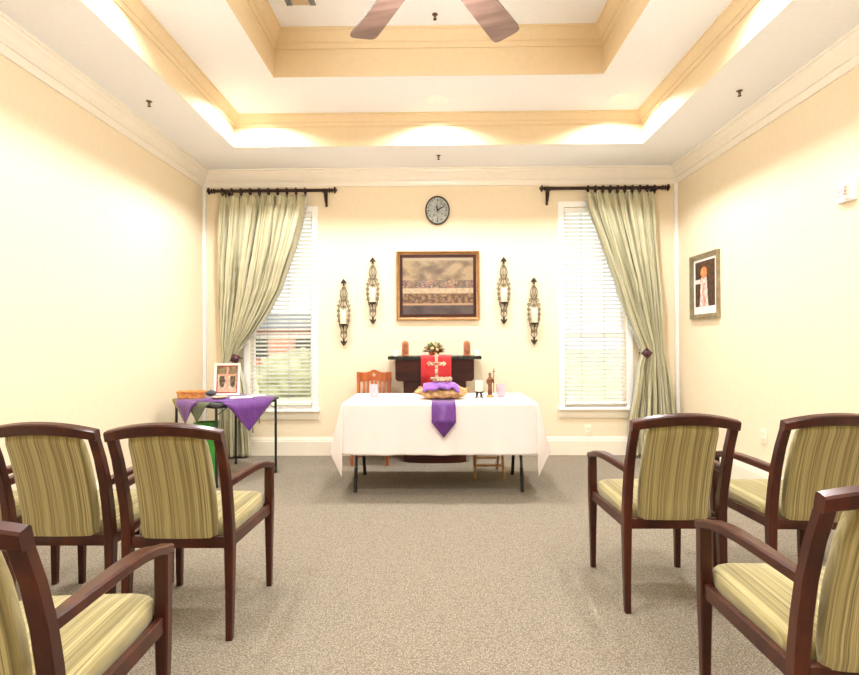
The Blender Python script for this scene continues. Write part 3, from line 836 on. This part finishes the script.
for j in range(N2+1):
    v = j/N2; y = 4.285+.105*(2*v-1)
    row = []
    for i in range(N1+1):
        u = i/N1; x = .040+.142*(2*u-1)*(1+.06*abs(2*v-1))
        z = TT+.142-.052*abs(2*v-1)**3-.026*abs(2*u-1)**3+(.008+.022*abs(2*v-1)**3)*noise.noise(V((u*7, v*4, 1)))+.006*math.sin(u*16+v*3)
        row.append(bm.verts.new((x, y, z)))
    G.append(row)
for j in range(N2):
    for i in range(N1): bm.faces.new((G[j][i], G[j][i+1], G[j+1][i+1], G[j+1][i]))
o = obj('cloth', bm, M['violet'], angle=180); so = o.modifiers.new('thick', 'SOLIDIFY'); so.thickness = .006; so.offset = 0
tag(o, 'violet cloth draped over the driftwood log', 'cloth')
t = thing('thorn_wreath', 'pale wreath of thorns resting on the violet cloth', 'wreath', (.042, 4.29, TT+.158))
bm = nb()
for s in range(4):
    pts = []
    for k in range(48):
        a = 2*PI*k/48; r = .076+.010*math.cos(5*a+s*1.6); z = .010*math.sin(5*a+s*1.6)+.006*math.sin(2*a+s)
        pts.append((r*math.cos(a), r*math.sin(a)*.8, z+.004))
    tube(bm, pts, .0055, 6, closed=True)
obj('twisted_stems', bm, M['thorn'], t)
bm = nb()
for k in range(40):
    a = random.uniform(0, 2*PI); d = V((math.cos(a)*random.uniform(-.4, 1), math.sin(a)*random.uniform(-.4, 1), random.uniform(-.2, 1))).normalized()
    p = V((.078*math.cos(a), .062*math.sin(a), .004))
    tube(bm, [p, p+d*.022], [.0025, .0004], 5)
obj('thorns', bm, M['thorn'], t)
t = thing('standing_cross', 'ornate ivory cross standing behind the wreath in front of the red cloth', 'cross', (.003, 4.49, TT))
bm = nb(); lathe(bm, [(.045, 0), (.045, .012), (.03, .02), (.014, .03)], n=20); obj('base', bm, M['ivory'], t)
bm = nb()
box(bm, -.0125, .0125, -.007, .007, .02, .345, .003); box(bm, -.062, .062, -.007, .007, .268, .293, .003)
for p in ((-.062, .2805), (.062, .2805), (0, .350)):
    for q in ((-.010, 0), (.010, 0), (0, .010), (0, -.010)): sphere(bm, (p[0]+q[0], 0, p[1]+q[1]), .011, .008, .011, 10)
obj('crucifix', bm, M['ivory'], t)
bm = nb(); sphere(bm, (0, -.008, .281), .013, .006, .011, 12); sphere(bm, (-.020, -.008, .280), .010, .004, .007, 8); sphere(bm, (.020, -.008, .280), .010, .004, .007, 8)
obj('medallion', bm, M['oak'], t)

# candle on black stand
t = thing('candle_stand', 'small black footed candle stand on the right of the altar table', 'candle stand', (.357, 4.34, TT))
bm = nb(); lathe(bm, [(.036, .046), (.038, .052), (.036, .056)], n=20)
for k in range(4):
    a = PI/4+k*PI/2; c, s = math.cos(a), math.sin(a)
    tube(bm, [(.020*c, .020*s, .048), (.034*c, .034*s, .030), (.030*c, .030*s, .015), (.040*c, .040*s, .002)], .005, 6)
    tube(bm, [(.010*c, .010*s, .046), (.022*c, .022*s, .02), (.008*c, .008*s, .006)], .004, 6)
obj('stand', bm, M['black'], t)
def candle(name, label, loc, r, h, group=None):
    t = thing(name, label, 'candle', loc, 0, group)
    bm = nb(); lathe(bm, [(r*.95, 0), (r, .003), (r, h-.006), (r*.93, h), (r*.7, h-.004), (r*.1, h-.006)], n=24); obj('wax', bm, M['wax'], t)
    bm = nb(); tube(bm, [(0, 0, h-.008), (.001, 0, h+.008), (.004, 0, h+.014)], .0015, 6); obj('wick', bm, M['wick'], t)
    return t
candle('pillar_candle', 'ivory pillar candle on the black footed stand on the altar table', (.357, 4.34, TT+.056), .033, .088)
# votives
for x, lb in ((-.535, 'lilac square glass votive on the left of the altar table'), (.553, 'lilac square glass votive on the right end of the altar table')):
    t = thing('votive_holder', lb, 'votive', (x, 4.47, TT), 0, 'lilac glass votives')
    bm = nb(); a_ = .031; h = .105
    box(bm, -a_, a_, -a_, a_, 0, .014, .003)
    for s in (-1, 1): box(bm, s*a_-.003, s*a_+.003, -a_, a_, .012, h, .001); box(bm, -a_+.003, a_-.003, s*a_-.003, s*a_+.003, .012, h, .001)
    obj('glass_cup', bm, M['votive'], t)
    bm = nb(); box(bm, -a_+.004, a_-.004, -a_+.004, a_-.004, .014, .085, .003); obj('wax_fill', bm, M['votive_in'], t)

# robed statue
t = thing('robed_statue', 'brown robed figurine holding a tall staff on the altar table', 'statue', (.455, 4.41, TT))
bm = nb(); lathe(bm, [(.030, 0), (.031, .008), (.026, .016), (.022, .02)], n=20, sx=1.05, sy=.8); obj('base', bm, M['pine'], t)
bm = nb()
prof = [(.020, .018), (.022, .03), (.019, .06), (.017, .09), (.0185, .115), (.021, .138), (.023, .152), (.017, .165), (.008, .172), (.0075, .178)]
rings = []
for r, z in prof:
    rings.append([V((r*math.cos(2*PI*i/24)*(1+.07*math.cos(5*2*PI*i/24))*(1.05 if z > .12 else .95), r*math.sin(2*PI*i/24)*.72*(1+.05*math.cos(7*2*PI*i/24)), z)) for i in range(24)])
loft(bm, rings)
sphere(bm, (0, -.001, .190), .0115, .012, .0145, 14)                # head
sphere(bm, (0, .004, .194), .013, .0125, .0145, 12)                 # hood and hair
sphere(bm, (0, -.0125, .189), .002, .003, .003, 6)                  # nose
sphere(bm, (0, -.009, .180), .0065, .005, .007, 8)                  # beard
tube(bm, [(-.020, 0, .150), (-.027, -.006, .125), (-.016, -.018, .112), (-.004, -.020, .116)], [.0075, .0075, .006, .0045], 8)
tube(bm, [(.020, 0, .150), (.029, -.004, .134), (.030, -.015, .124), (.026, -.019, .140)], [.0075, .0075, .006, .0045], 8)
for k in range(4): tube(bm, [(-.004+.001*k, -.021, .113+.003*k), (.004, -.023, .114+.003*k)], .0016, 5)
obj('figure', bm, M['statue'], t, angle=60)
bm = nb(); tube(bm, [(.030, -.020, .020), (.029, -.020, .13), (.032, -.016, .245)], .0028, 6); tube(bm, [(.023, -.017, .216), (.041, -.017, .220)], .0028, 6); obj('staff', bm, M['bronze'], t)

# ------------------------------------------------------------------ dark pedestal cabinet
t = thing('pedestal_cabinet', 'dark wooden altar pedestal with granite top behind the white table', 'pedestal', (-.015, 5.36, 0))
bm = nb(); loft(bm, [[V((s_*.315*k_, y, z)) for s_, y in ((-1, .17), (-1, -.10), (-.8, -.145), (-.4, -.165), (.4, -.165), (.8, -.145), (1, -.10), (1, .17))] for z, k_ in ((0, 1.0), (.10, 1.0), (.115, .96))])
obj('plinth', bm, M['espresso'], t, angle=30)
bm = nb(); box(bm, -.315, .315, -.12, .17, .11, .82, .006); obj('lower_case', bm, M['espresso'], t)
bm = nb()
pl = [(-.395, 1.035), (-.395, .84), (-.375, .818), (-.315, .815), (.315, .815), (.375, .818), (.395, .84), (.395, 1.035)]
prism(bm, pl, 'y', -.14, .17); obj('upper_case', bm, M['espresso'], t, angle=30)
bm = nb(); box(bm, -.468, .468, -.185, .185, 1.035, 1.07, .008); obj('top_slab', bm, M['granite'], t)
# red cloth over the front
bm = nb(); pth = [(5.50, 1.0735), (5.30, 1.0735), (5.18, 1.0735), (5.168, 1.068), (5.163, 1.05), (5.166, .98), (5.170, .90), (5.172, .76)]
G = []
for y, z in pth:
    G.append([bm.verts.new((-.152+.304*i/30, y-(.004*math.sin(i*.9) if z < 1.05 else 0), z)) for i in range(31)])
for j in range(len(pth)-1):
    for i in range(30): bm.faces.new((G[j][i], G[j][i+1], G[j+1][i+1], G[j+1][i]))
o = obj('altar_cloth', bm, M['red'], angle=60); so = o.modifiers.new('thick', 'SOLIDIFY'); so.thickness = .003; so.offset = 0
tag(o, 'red cloth hanging over the front of the dark pedestal', 'cloth')

for x, lb in ((-.315, 'arched terracotta icon at the left end of the pedestal top'), (.315, 'arched terracotta icon at the right end of the pedestal top')):
    t = thing('arched_icon', lb, 'icon', (x, 5.32, 1.07), 0, 'arched icons on the pedestal')
    def archp(w, h0, r): return [(-w, 0), (w, 0)]+[(w*math.cos(PI*k/10), h0+r*math.sin(PI*k/10)) for k in range(11)]
    bm = nb(); prism(bm, archp(.035, .112, .042), 'y', -.012, .012); obj('plaque', bm, M['terra'], t)
    bm = nb(); prism(bm, [(p[0], p[1]+.014) for p in archp(.024, .085, .030)], 'y', -.016, -.010)
    sphere(bm, (0, -.017, .105), .010, .006, .012, 10); lathe(bm, [(.016, .02), (.013, .06), (.016, .085), (.006, .095)], (0, -.015, 0), 12, 1, .4)
    obj('relief', bm, M['terra_d'], t)
    bm = nb(); box(bm, -.038, .038, -.02, .016, 0, .010, .002); obj('foot', bm, M['terra'], t)
for x, lb in ((-.412, 'tiny white angel figurine at the far left of the pedestal top'), (.412, 'tiny white angel figurine at the far right of the pedestal top')):
    t = thing('angel_figurine', lb, 'figurine', (x-.0, 5.30, 1.07), 0, 'white angel figurines on the pedestal')
    bm = nb(); lathe(bm, [(.020, 0), (.021, .006), (.016, .02), (.010, .04), (.009, .046), (.003, .052)], n=16); sphere(bm, (0, 0, .060), .0095, n=12)
    tube(bm, [(-.009, 0, .042), (-.012, -.008, .032), (0, -.014, .034), (.012, -.008, .032), (.009, 0, .042)], .0035, 6); obj('body', bm, M['white'], t)
    for s in (-1, 1):
        bm = nb(); prism(bm, [(s*.004, .045), (s*.018, .060), (s*.024, .052), (s*.020, .034), (s*.006, .026)], 'y', .006, .010); obj('wing', bm, M['white'], t)

t = thing('flower_arrangement', 'low arrangement of dried flowers and greenery centred on the pedestal', 'flowers', (-.02, 5.33, 1.076))
bm = nb(); lathe(bm, [(.045, 0), (.055, .02), (.058, .04), (.050, .04), (.045, .01), (.002, .008)], n=24); obj('bowl', bm, M['bark'], t)
bm = nb()
for k in range(170):
    a = random.uniform(0, 2*PI); e = random.uniform(-.1, 1.3); L_ = random.uniform(.06, .135)
    d = V((math.cos(a)*math.cos(e)*1.15, math.sin(a)*math.cos(e)*.7, math.sin(e)*.62)).normalized()
    p0 = V((0, 0, .035)); p1 = p0+d*L_; side = d.cross(V((0, 0, 1))).normalized()*.014; up = side.cross(d).normalized()*.003
    mid = (p0+p1)/2+(p1-p0)*.2
    vv = [bm.verts.new(q) for q in (p0+d*L_*.3, mid+side+up, p1, mid-side+up)]; vb = bm.verts.new(mid-up)
    for q in range(4): bm.faces.new((vv[q], vv[(q+1) % 4], vb))
    bm.faces.new(vv)
obj('foliage', bm, M['leaf'], t)
for p in ((-.045, -.03, .088), (-.02, -.05, .070), (.028, -.035, .098), (.055, -.02, .070), (.0, -.02, .108), (-.075, -.01, .060), (.035, -.055, .06)):
    bm = nb()
    for q in range(9):
        a = 2*PI*q/8; r = .011 if q < 8 else 0
        sphere(bm, (p[0]+r*math.cos(a), p[1]-(.004 if q == 8 else 0), p[2]+r*math.sin(a)), .0075, .005, .0075, 8)
    obj('flower', bm, M['bloom'], t)

# ------------------------------------------------------------------ orange oak chair behind the table (faces the room)
t = thing('wooden_chair', 'orange oak slat-back chair standing behind the left end of the altar table', 'chair', (-.655, 5.27, 0))
for s in (-1, 1):
    bm = nb(); loft(bm, [rring((s*.163, y, z), (1, 0, 0), (0, 1, 0), .016, .018) for y, z in ((.20, 0), (.175, .42), (.185, .6), (.215, .84))]); obj('leg', bm, M['oak'], t)
    bm = nb(); loft(bm, [rring((s*.172, -.185, z), (1, 0, 0), (0, 1, 0), h, h) for z, h in ((0, .014), (.40, .020))]); obj('leg', bm, M['oak'], t)
bm = nb(); box(bm, -.195, .195, -.21, .165, .42, .445, .008); obj('seat', bm, M['oak'], t)
bm = nb(); box(bm, -.17, .17, -.19, -.17, .35, .418, .003); box(bm, -.16, .16, .16, .178, .35, .418, .003)
for s in (-1, 1): box(bm, s*.165-.009, s*.165+.009, -.17, .16, .35, .418, .003)
obj('seat_frame', bm, M['oak'], t)
# crest rail, humped, with a diamond hole
bm = nb()
def crest_top(x): return .895+.022*math.exp(-(x/.045)**2)+.004*math.cos(x*30)
xs_ = [-.183+.366*i/36 for i in range(37)]
def hole(x): return max(0, .026*(1-abs(x)/.018))
def seg(a_, b_, lo, hi):
    loft(bm, [[V((x, y0+.0, z)) for y0, z in ((.205, lo(x)), (.205, hi(x)), (.230, hi(x)), (.230, lo(x)))] for x in xs_ if a_-1e-6 <= x <= b_+1e-6])
bot = lambda x: .795+.012*math.exp(-(x/.06)**2)
seg(-.183, xs_[16], bot, crest_top); seg(xs_[20], .183, bot, crest_top)
seg(xs_[16], xs_[20], bot, lambda x: .865-hole(x)); seg(xs_[16], xs_[20], lambda x: .865+hole(x), crest_top)
obj('crest_rail', bm, M['oak'], t, angle=50)
for x in (-.105, -.063, -.02, .02, .063, .105):
    bm = nb(); loft(bm, [rring((x, y, z), (1, 0, 0), (0, 1, 0), .010, .007) for y, z in ((.172, .44), (.185, .6), (.216, .80))]); obj('slat', bm, M['oak'], t)

# ------------------------------------------------------------------ pine folding stool under the table
t = thing('folding_stool', 'pale pine folding stool standing behind the right end of the altar table', 'stool', (.47, 4.80, 0))
for s in (-1, 1):
    for yb, yt, dx in ((-.17, .13, 0), (.17, -.13, -.022)):
        bm = nb(); x = s*(.128+dx); loft(bm, [rring((x, yb, 0), (1, 0, 0), (0, 1, 0), .010, .014), rring((x, yt, .44), (1, 0, 0), (0, 1, 0), .010, .014)]); obj('leg', bm, M['pine'], t)
bm = nb(); tube(bm, [(-.128, -.115, .10), (.128, -.115, .10)], .011, 10); obj('stretcher', bm, M['pine'], t); bm = nb(); tube(bm, [(-.11, .11, .12), (.11, .11, .12)], .010, 10); obj('stretcher', bm, M['pine'], t)
bm = nb()
for i in range(6): box(bm, -.15, .15, -.16+.054*i, -.112+.054*i, .44, .458, .003)
obj('seat', bm, M['pine'], t)

# ------------------------------------------------------------------ card table at left
F0 = V((-1.835, 4.30)); u_ = V((.56, .828)).normalized(); v_ = V((-.828, .56)).normalized(); S = .655
ctr = F0+u_*S/2+v_*S/2
ang = math.atan2(u_.y, u_.x)
t = thing('card_table', 'small square folding card table with dark legs in the left corner', 'table', (ctr.x, ctr.y, 0), ang)
h = S/2; CZ = .705
bm = nb(); box(bm, -h, h, -h, h, CZ-.022, CZ, .004); obj('tabletop', bm, M['ctop'] if 'ctop' in M else M['vinyl'], t)
bm = nb()
for s in (-1, 1): box(bm, -h+.02, h-.02, s*(h-.02)-.008, s*(h-.02)+.008, CZ-.045, CZ-.022, .002); box(bm, s*(h-.02)-.008, s*(h-.02)+.008, -h+.02, h-.02, CZ-.045, CZ-.022, .002)
obj('edge_rail', bm, M['black'], t)
for sx in (-1, 1):
    for sy in (-1, 1):
        bm = nb(); x, y = sx*(h-.022), sy*(h-.022)
        tube(bm, [(x, y, CZ-.03), (x, y, 0)], .0115, 10); tube(bm, [(x, y, .60), (x-sx*.10, y, CZ-.045)], .004, 6)
        lg = obj('leg', bm, M['black'], t)
        bm = nb(); lathe(bm, [(.014, 0), (.014, .03), (.0118, .032)], (x, y, 0), 10); obj('rubber_foot', bm, M['rubber'], lg)
# cloths on the card table (in table coordinates: x along the right edge, y towards the left)
def corner_cloth(name, label, m, poly_top, flaps, zt, off=0):
    """flat polygon on the top plus flaps hanging from table edges"""
    t = thing(name, label, 'cloth', (ctr.x, ctr.y, CZ), ang)
    bm = nb()
    bm.faces.new([bm.verts.new((p[0], p[1], zt)) for p in poly_top])
    for (e0, e1, tip) in flaps:     # e0, e1 on the edge, tip (x, y, drop)
        N_ = 10; R = []
        e0 = V((*e0, zt)); e1 = V((*e1, zt)); tp = V((tip[0], tip[1], -tip[2]))
        outn = V((0, 0, 0))
        if abs(e0.x-e1.x) < 1e-4: outn = V((math.copysign(1, e0.x), 0, 0))
        else: outn = V((0, math.copysign(1, e0.y), 0))
        for j in range(N_+1):
            f = j/N_
            a_ = e0.lerp(tp, f); b_ = e1.lerp(tp, f)
            row = []
            for i in range(9):
                g_ = i/8; p = a_.lerp(b_, g_)
                bulge = off*min(1, f*6)+.006*math.sin(PI*min(1, f*2.2))*(1 if f < .5 else .6)+.003*math.sin(g_*9+f*3)*f*(1-f)*4
                row.append(bm.verts.new(p+outn*bulge))
            R.append(row)
        for j in range(N_):
            for i in range(8): bm.faces.new((R[j][i], R[j][i+1], R[j+1][i+1], R[j+1][i]))
    bmesh.ops.remove_doubles(bm, verts=bm.verts, dist=.0004)
    o = obj('fabric', bm, m, t, angle=50); so = o.modifiers.new('thick', 'SOLIDIFY'); so.thickness = .002; so.offset = 0
    return t
k = h+.004
# front-left edge is x = -h (y from -h at the front corner to +h at the left corner); front-right edge is y = -h
corner_cloth('olive_cloth', 'olive green cloth hanging off the left corner of the card table', M['olive'],
             [(-k, .10), (-.12, .10), (-.12, k), (-k, k)], [((-k, .10), (-k, k), (-k-.012, .13, .18))], .003)
corner_cloth('sage_cloth', 'dark sage cloth with its point hanging beside the green bin', M['sage'],
             [(-k, -.26), (-.1, -.26), (-.1, .10), (-k, .10)], [((-k, -.26), (-k, .10), (-k-.012, -.10, .175))], .005, .013)
corner_cloth('purple_cloth', 'purple cloth with pointed corners hanging over two sides of the card table', M['purple'],
             [(-k, -.09), (-.25, -k), (.30, -k), (.25, .15), (-.10, .28), (-k, .26)],
             [((-.27, -k), (.27, -k), (-.03, -k-.014, .265)), ((-k, -.09), (-k, .26), (-k-.014, .05, .20))], .009, .026)
ZT = CZ+.012
# wicker bread basket
t = thing('wicker_basket', 'honey coloured oblong wicker basket on the left of the card table', 'basket', (-2.205, 4.66, ZT), .05)
bm = nb(); prof = [(.92, 0), (.96, .012), (1.0, .045), (1.02, .055), (.98, .058), (.93, .048), (.90, .012), (.02, .010)]
rings = []
for r, z in prof: rings.append([V((.115*r*math.copysign(abs(math.cos(2*PI*i/48))**.6, math.cos(2*PI*i/48))*(1+.02*(i % 2)), .075*r*math.copysign(abs(math.sin(2*PI*i/48))**.6, math.sin(2*PI*i/48)), z)) for i in range(48)])
loft(bm, rings); obj('weave', bm, M['wicker'], t)
bm = nb()
for zz_, ph in ((.057, 0), (.057, PI)):
    tube(bm, [(.117*math.copysign(abs(math.cos(2*PI*i/60))**.6, math.cos(2*PI*i/60)), .077*math.copysign(abs(math.sin(2*PI*i/60))**.6, math.sin(2*PI*i/60)), zz_+.004*math.sin(12*2*PI*i/60+ph)) for i in range(60)], .005, 6, closed=True)
obj('braided_rim', bm, M['wicker'], t)
t = thing('fabric_roll', 'small dark grey cloth bundle between the basket and the framed cross picture', 'bundle', (-2.09, 4.80, ZT), .6)
bm = nb(); rings = []
for i in range(12):
    f = i/11; r = .030*(math.sin(PI*min(max(f, .04), .96)))**.35; rings.append(cring((-.045+.09*f, 0, .030), (0, 1, 0), (0, 0, 1), r*(1+.1*math.sin(i*2.1)), 14, r*.9))
loft(bm, rings); obj('bundle', bm, M['vinyl'], t, angle=80)
bm = nb(); tube(bm, [(.0, .030*math.cos(2*PI*i/16), .030+.029*math.sin(2*PI*i/16)) for i in range(16)], .004, 6, closed=True); obj('tie', bm, M['sage'], t)
t = thing('dish', 'small pale round dish in front of the framed cross picture', 'dish', (-1.93, 4.60, ZT))
bm = nb(); lathe(bm, [(.035, 0), (.05, .006), (.068, .016), (.066, .019), (.045, .010), (.002, .007)], n=28); obj('plate', bm, M['ivory'], t)
bm = nb(); lathe(bm, [(.0, .008), (.03, .008), (.03, .012), (.002, .014)], n=20); obj('wafer', bm, M['bloom'], t)
for i, (x, y, rz, w, hh, lb) in enumerate(((-1.76, 4.68, .35, .19, .13, 'white leaflet lying on the purple cloth, nearest the front corner'),
                                          (-1.68, 4.83, .7, .15, .11, 'white leaflet lying on the purple cloth, towards the window'))):
    bm = nb(); box(bm, -w/2, w/2, -hh/2, hh/2, 0, .003)
    box(bm, -w/2+.002, w/2, -hh/2+.002, hh/2, .003, .005); o = obj('leaflet', bm, M['paper'], smooth=False); o.location = (x, y, ZT); o.rotation_euler.z = rz
    tag(o, lb, 'leaflet', 'leaflets on the card table')
# framed cross picture on an easel back
def art3(u, v):
    k_ = fbm(u, v, 8, 4); c = mixc((150, 132, 112), (216, 200, 176), .55+k_+.3*(1-v))
    if v > .70: c = mixc((108, 92, 66), (150, 138, 104), .5+k_)
    for cx_ in (.24, .78):
        if (u-cx_)**2/.02+(v-.45)**2/.07 < 1: c = mixc((72, 60, 44), (124, 104, 78), .5+2*k_)
    if abs(u-.5) < .05 and .12 < v: c = (214, 160, 132)
    if abs(v-.66) < .035 and .12 < u < .9: c = (208, 154, 126)
    if v < .14: c = mixc((230, 196, 170), (206, 168, 140), .5+k_)
    return c
t = thing('framed_cross_picture', 'white framed picture of a cross standing on the card table', 'picture', (-1.965, 4.86, ZT), .06)
lean = Matrix.Rotation(-.10, 4, 'X')
Wf, Hf = .235, .30
bm = nb(); frame(bm, Wf, Hf, .022, .016); xform(bm, lean @ Matrix.Translation((0, 0, Hf/2+.002))); obj('frame', bm, M['paper'], t)
bm = nb(); frame(bm, Wf-.042, Hf-.042, .008, .006, [(0, 0), (0, -.006), (.008, -.006), (.008, 0)]); xform(bm, lean @ Matrix.Translation((0, -.004, Hf/2+.002))); obj('red_border', bm, M['redink'], t)
inkgrid('print', Wf-.05, Hf-.05, 50, 70, art3, t, place=lean @ Matrix.Translation((0, -.006, Hf/2+.002)))
bm = nb(); box(bm, -Wf/2+.005, Wf/2-.005, -.003, .002, .006, Hf-.004); xform(bm, lean); obj('backing', bm, M['paper'], t, smooth=False)
bm = nb(); tube(bm, [(0, .02, .20), (0, .085, .004)], .004, 6); obj('easel_strut', bm, M['bronze'], t)
# green bin under it
t = thing('green_bin', 'green plastic bin standing under the card table', 'bin', (-2.10, 4.73, 0), .3)
bm = nb(); loft(bm, [rring((0, 0, z), (1, 0, 0), (0, 1, 0), a_, a_*.8, .25) for z, a_ in ((0, .085), (.02, .080), (.47, .098), (.47, .092), (.03, .074))]); obj('bin_body', bm, M['greenbin'], t)
bm = nb(); loft(bm, [rring((0, 0, z), (1, 0, 0), (0, 1, 0), a_, a_*.8, .25) for z, a_ in ((.470, .102), (.490, .104), (.490, .090), (.470, .092))], closed=True, caps=False); obj('bin_rim', bm, M['greenbin'], t)

# ------------------------------------------------------------------ sconces with candles
def scroll(bm, cx_, cz_, r, a0, turns, s, y=-.03):
    pts = []
    for i in range(22):
        f = i/21; a_ = a0+turns*2*PI*f; rr = r*(1-.72*f)
        pts.append((cx_+s*rr*math.cos(a_), y, cz_+rr*math.sin(a_)))
    tube(bm, pts, .0046, 5)
def make_sconce(label, loc):
    t = thing('wall_sconce', label, 'wall sconce', loc, 0, 'iron wall sconces')   # origin at the top tip, on the wall
    bm = nb()
    prism(bm, [(0, 0), (.018, -.022), (.034, -.048), (.026, -.052), (.012, -.046), (.010, -.062), (.006, -.075), (-.006, -.075), (-.010, -.062), (-.012, -.046), (-.026, -.052), (-.034, -.048), (-.018, -.022)], 'y', -.040, -.024)
    obj('top_finial', bm, M['iron'], t)
    bm = nb()
    prism(bm, [(0, -.72), (.018, -.698), (.036, -.668), (.028, -.660), (.012, -.672), (.009, -.650), (.006, -.64), (-.006, -.64), (-.009, -.650), (-.012, -.672), (-.028, -.660), (-.036, -.668), (-.018, -.698)], 'y', -.040, -.024)
    obj('bottom_finial', bm, M['iron'], t)
    bm = nb()
    tube(bm, [(0, -.030, -.07), (0, -.030, -.34)], .0035, 6); tube(bm, [(0, -.030, -.47), (0, -.030, -.65)], .005, 6)
    for s in (-1, 1):
        tube(bm, [(s*.004, -.03, -.085), (s*.030, -.03, -.125), (s*.038, -.03, -.165), (s*.020, -.03, -.205), (s*.004, -.03, -.245)], .0058, 6)
        tube(bm, [(s*.004, -.03, -.10), (s*.018, -.03, -.135), (s*.016, -.03, -.18), (s*.002, -.03, -.205)], .0046, 6)
        tube(bm, [(s*.036, -.03, -.17), (s*.034, -.03, -.20), (s*.018, -.03, -.235), (s*.030, -.03, -.275), (s*.055, -.03, -.32), (s*.055, -.03, -.42), (s*.045, -.03, -.50), (s*.024, -.03, -.56), (s*.032, -.03, -.61), (s*.004, -.03, -.645)], .0052, 6)
        scroll(bm, s*.040, -.245, .020, 1.2, 1.3, s)
        scroll(bm, s*.052, -.295, .020, 0, 1.3, s); scroll(bm, s*.058, -.345, .018, .5, 1.3, s); scroll(bm, s*.058, -.390, .018, 5.5, -1.3, s)
        scroll(bm, s*.050, -.440, .020, 5.8, -1.3, s); scroll(bm, s*.028, -.515, .020, 0, 1.3, s); scroll(bm, s*.022, -.57, .018, 5.5, -1.3, s); scroll(bm, s*.016, -.30, .013, 2, 1.2, s)
    obj('scrollwork', bm, M['pewter'], t)
    bm = nb(); lathe(bm, [(.006, -.515), (.012, -.505), (.038, -.496), (.042, -.490), (.042, -.484), (.036, -.486), (.002, -.488)], (0, -.062, 0), 20)
    tube(bm, [(0, -.030, -.55), (0, -.045, -.54), (0, -.062, -.51)], .005, 6); obj('candle_plate', bm, M['iron'], t)
    bm = nb()
    for z in (-.06, -.655): tube(bm, [(0, -.030, z), (0, -.001, z)], .004, 6)
    obj('wall_mount', bm, M['iron'], t)
    return t
SC = [(-.984, 1.889, 'scrolled iron wall sconce at the far left of the four, nearest the left window'),
      (-.672, 2.118, 'scrolled iron wall sconce hung high, just left of the painting'),
      (.723, 2.112, 'scrolled iron wall sconce hung high, just right of the painting'),
      (1.043, 1.893, 'scrolled iron wall sconce at the far right of the four, nearest the right window')]
s0 = c0 = None
cl = ['ivory pillar candle on the sconce at the far left of the four', 'ivory pillar candle on the high sconce left of the painting',
      'ivory pillar candle on the high sconce right of the painting', 'ivory pillar candle on the sconce beside the right window']
for (x, z, lb), lc in zip(SC, cl):
    if s0 is None: s0 = make_sconce(lb, (x, YB, z)); c0 = candle('pillar_candle', lc, (x, YB-.062, z-.4865), .031, .152, 'candles on the wall sconces')
    else: dup(s0, lb, (x, YB, z)); dup(c0, lc, (x, YB-.062, z-.4865))

# ------------------------------------------------------------------ outside
bm = nb(); box(bm, -60, 60, YB+.3, 90, -.35, -.25); o = struct('lawn', bm, M['grass'], smooth=False); o['kind'] = 'structure'
t = thing('brick_building', 'low red brick building seen beyond the left window', 'building', (-7.5, 24, -.25))
bm = nb(); box(bm, -5, 3.2, 0, 5, 0, 2.1); obj('walls', bm, M['brick'], t, smooth=False)
bm = nb(); prism(bm, [(-.4, 2.1), (2.5, 2.9), (5.4, 2.1)], 'x', -5.3, 3.5); obj('roof', bm, M['vinyl'], t, smooth=False)
for x in (-3.4, -1.2, 1.0):
    bm = nb(); box(bm, x, x+.9, -.05, .0, .7, 1.7); obj('window', bm, M['black'], t, smooth=False)
lump('hedge', (-3.7, 14, .2), (1.1, .5, .75), .35, 3, M['hedge'], 2, zmin=-.5, label='green hedge seen low through the left window', cat='hedge')

w = bpy.data.worlds.new('World'); bpy.context.scene.world = w; w.use_nodes = True
bg = w.node_tree.nodes['Background']; bg.inputs[0].default_value = (.90, .95, 1, 1); bg.inputs[1].default_value = 1.05

L = bpy.data.lights.new('sun', 'SUN'); L.energy = 3.6; L.angle = .02; lo = bpy.data.objects.new('sun', L); lo.rotation_euler = (math.radians(42), 0, math.radians(-25)); C.objects.link(lo)

# ------------------------------------------------------------------ camera
f_ = 520.
yaw = math.atan(6.5/f_); pitch = math.atan(3.5/f_); roll = .0045
cam = bpy.data.cameras.new('Camera'); cam.sensor_width = 36; cam.lens = f_/859*36; cam.clip_start = .02
co = bpy.data.objects.new('Camera', cam); C.objects.link(co)
co.matrix_world = Matrix.Translation((0, 0, 1.22)) @ Matrix.Rotation(yaw, 4, 'Z') @ Matrix.Rotation(PI/2+pitch, 4, 'X') @ Matrix.Rotation(-roll, 4, 'Z')
sc = bpy.context.scene; sc.camera = co
sc.view_settings.view_transform = 'Standard'; sc.view_settings.look = 'None'
sc.view_settings.exposure = .66; sc.view_settings.gamma = 1; sc.view_settings.use_curve_mapping = False
sc.cycles.max_bounces = 8; sc.cycles.diffuse_bounces = 6
sc.cycles.sample_clamp_indirect = 8
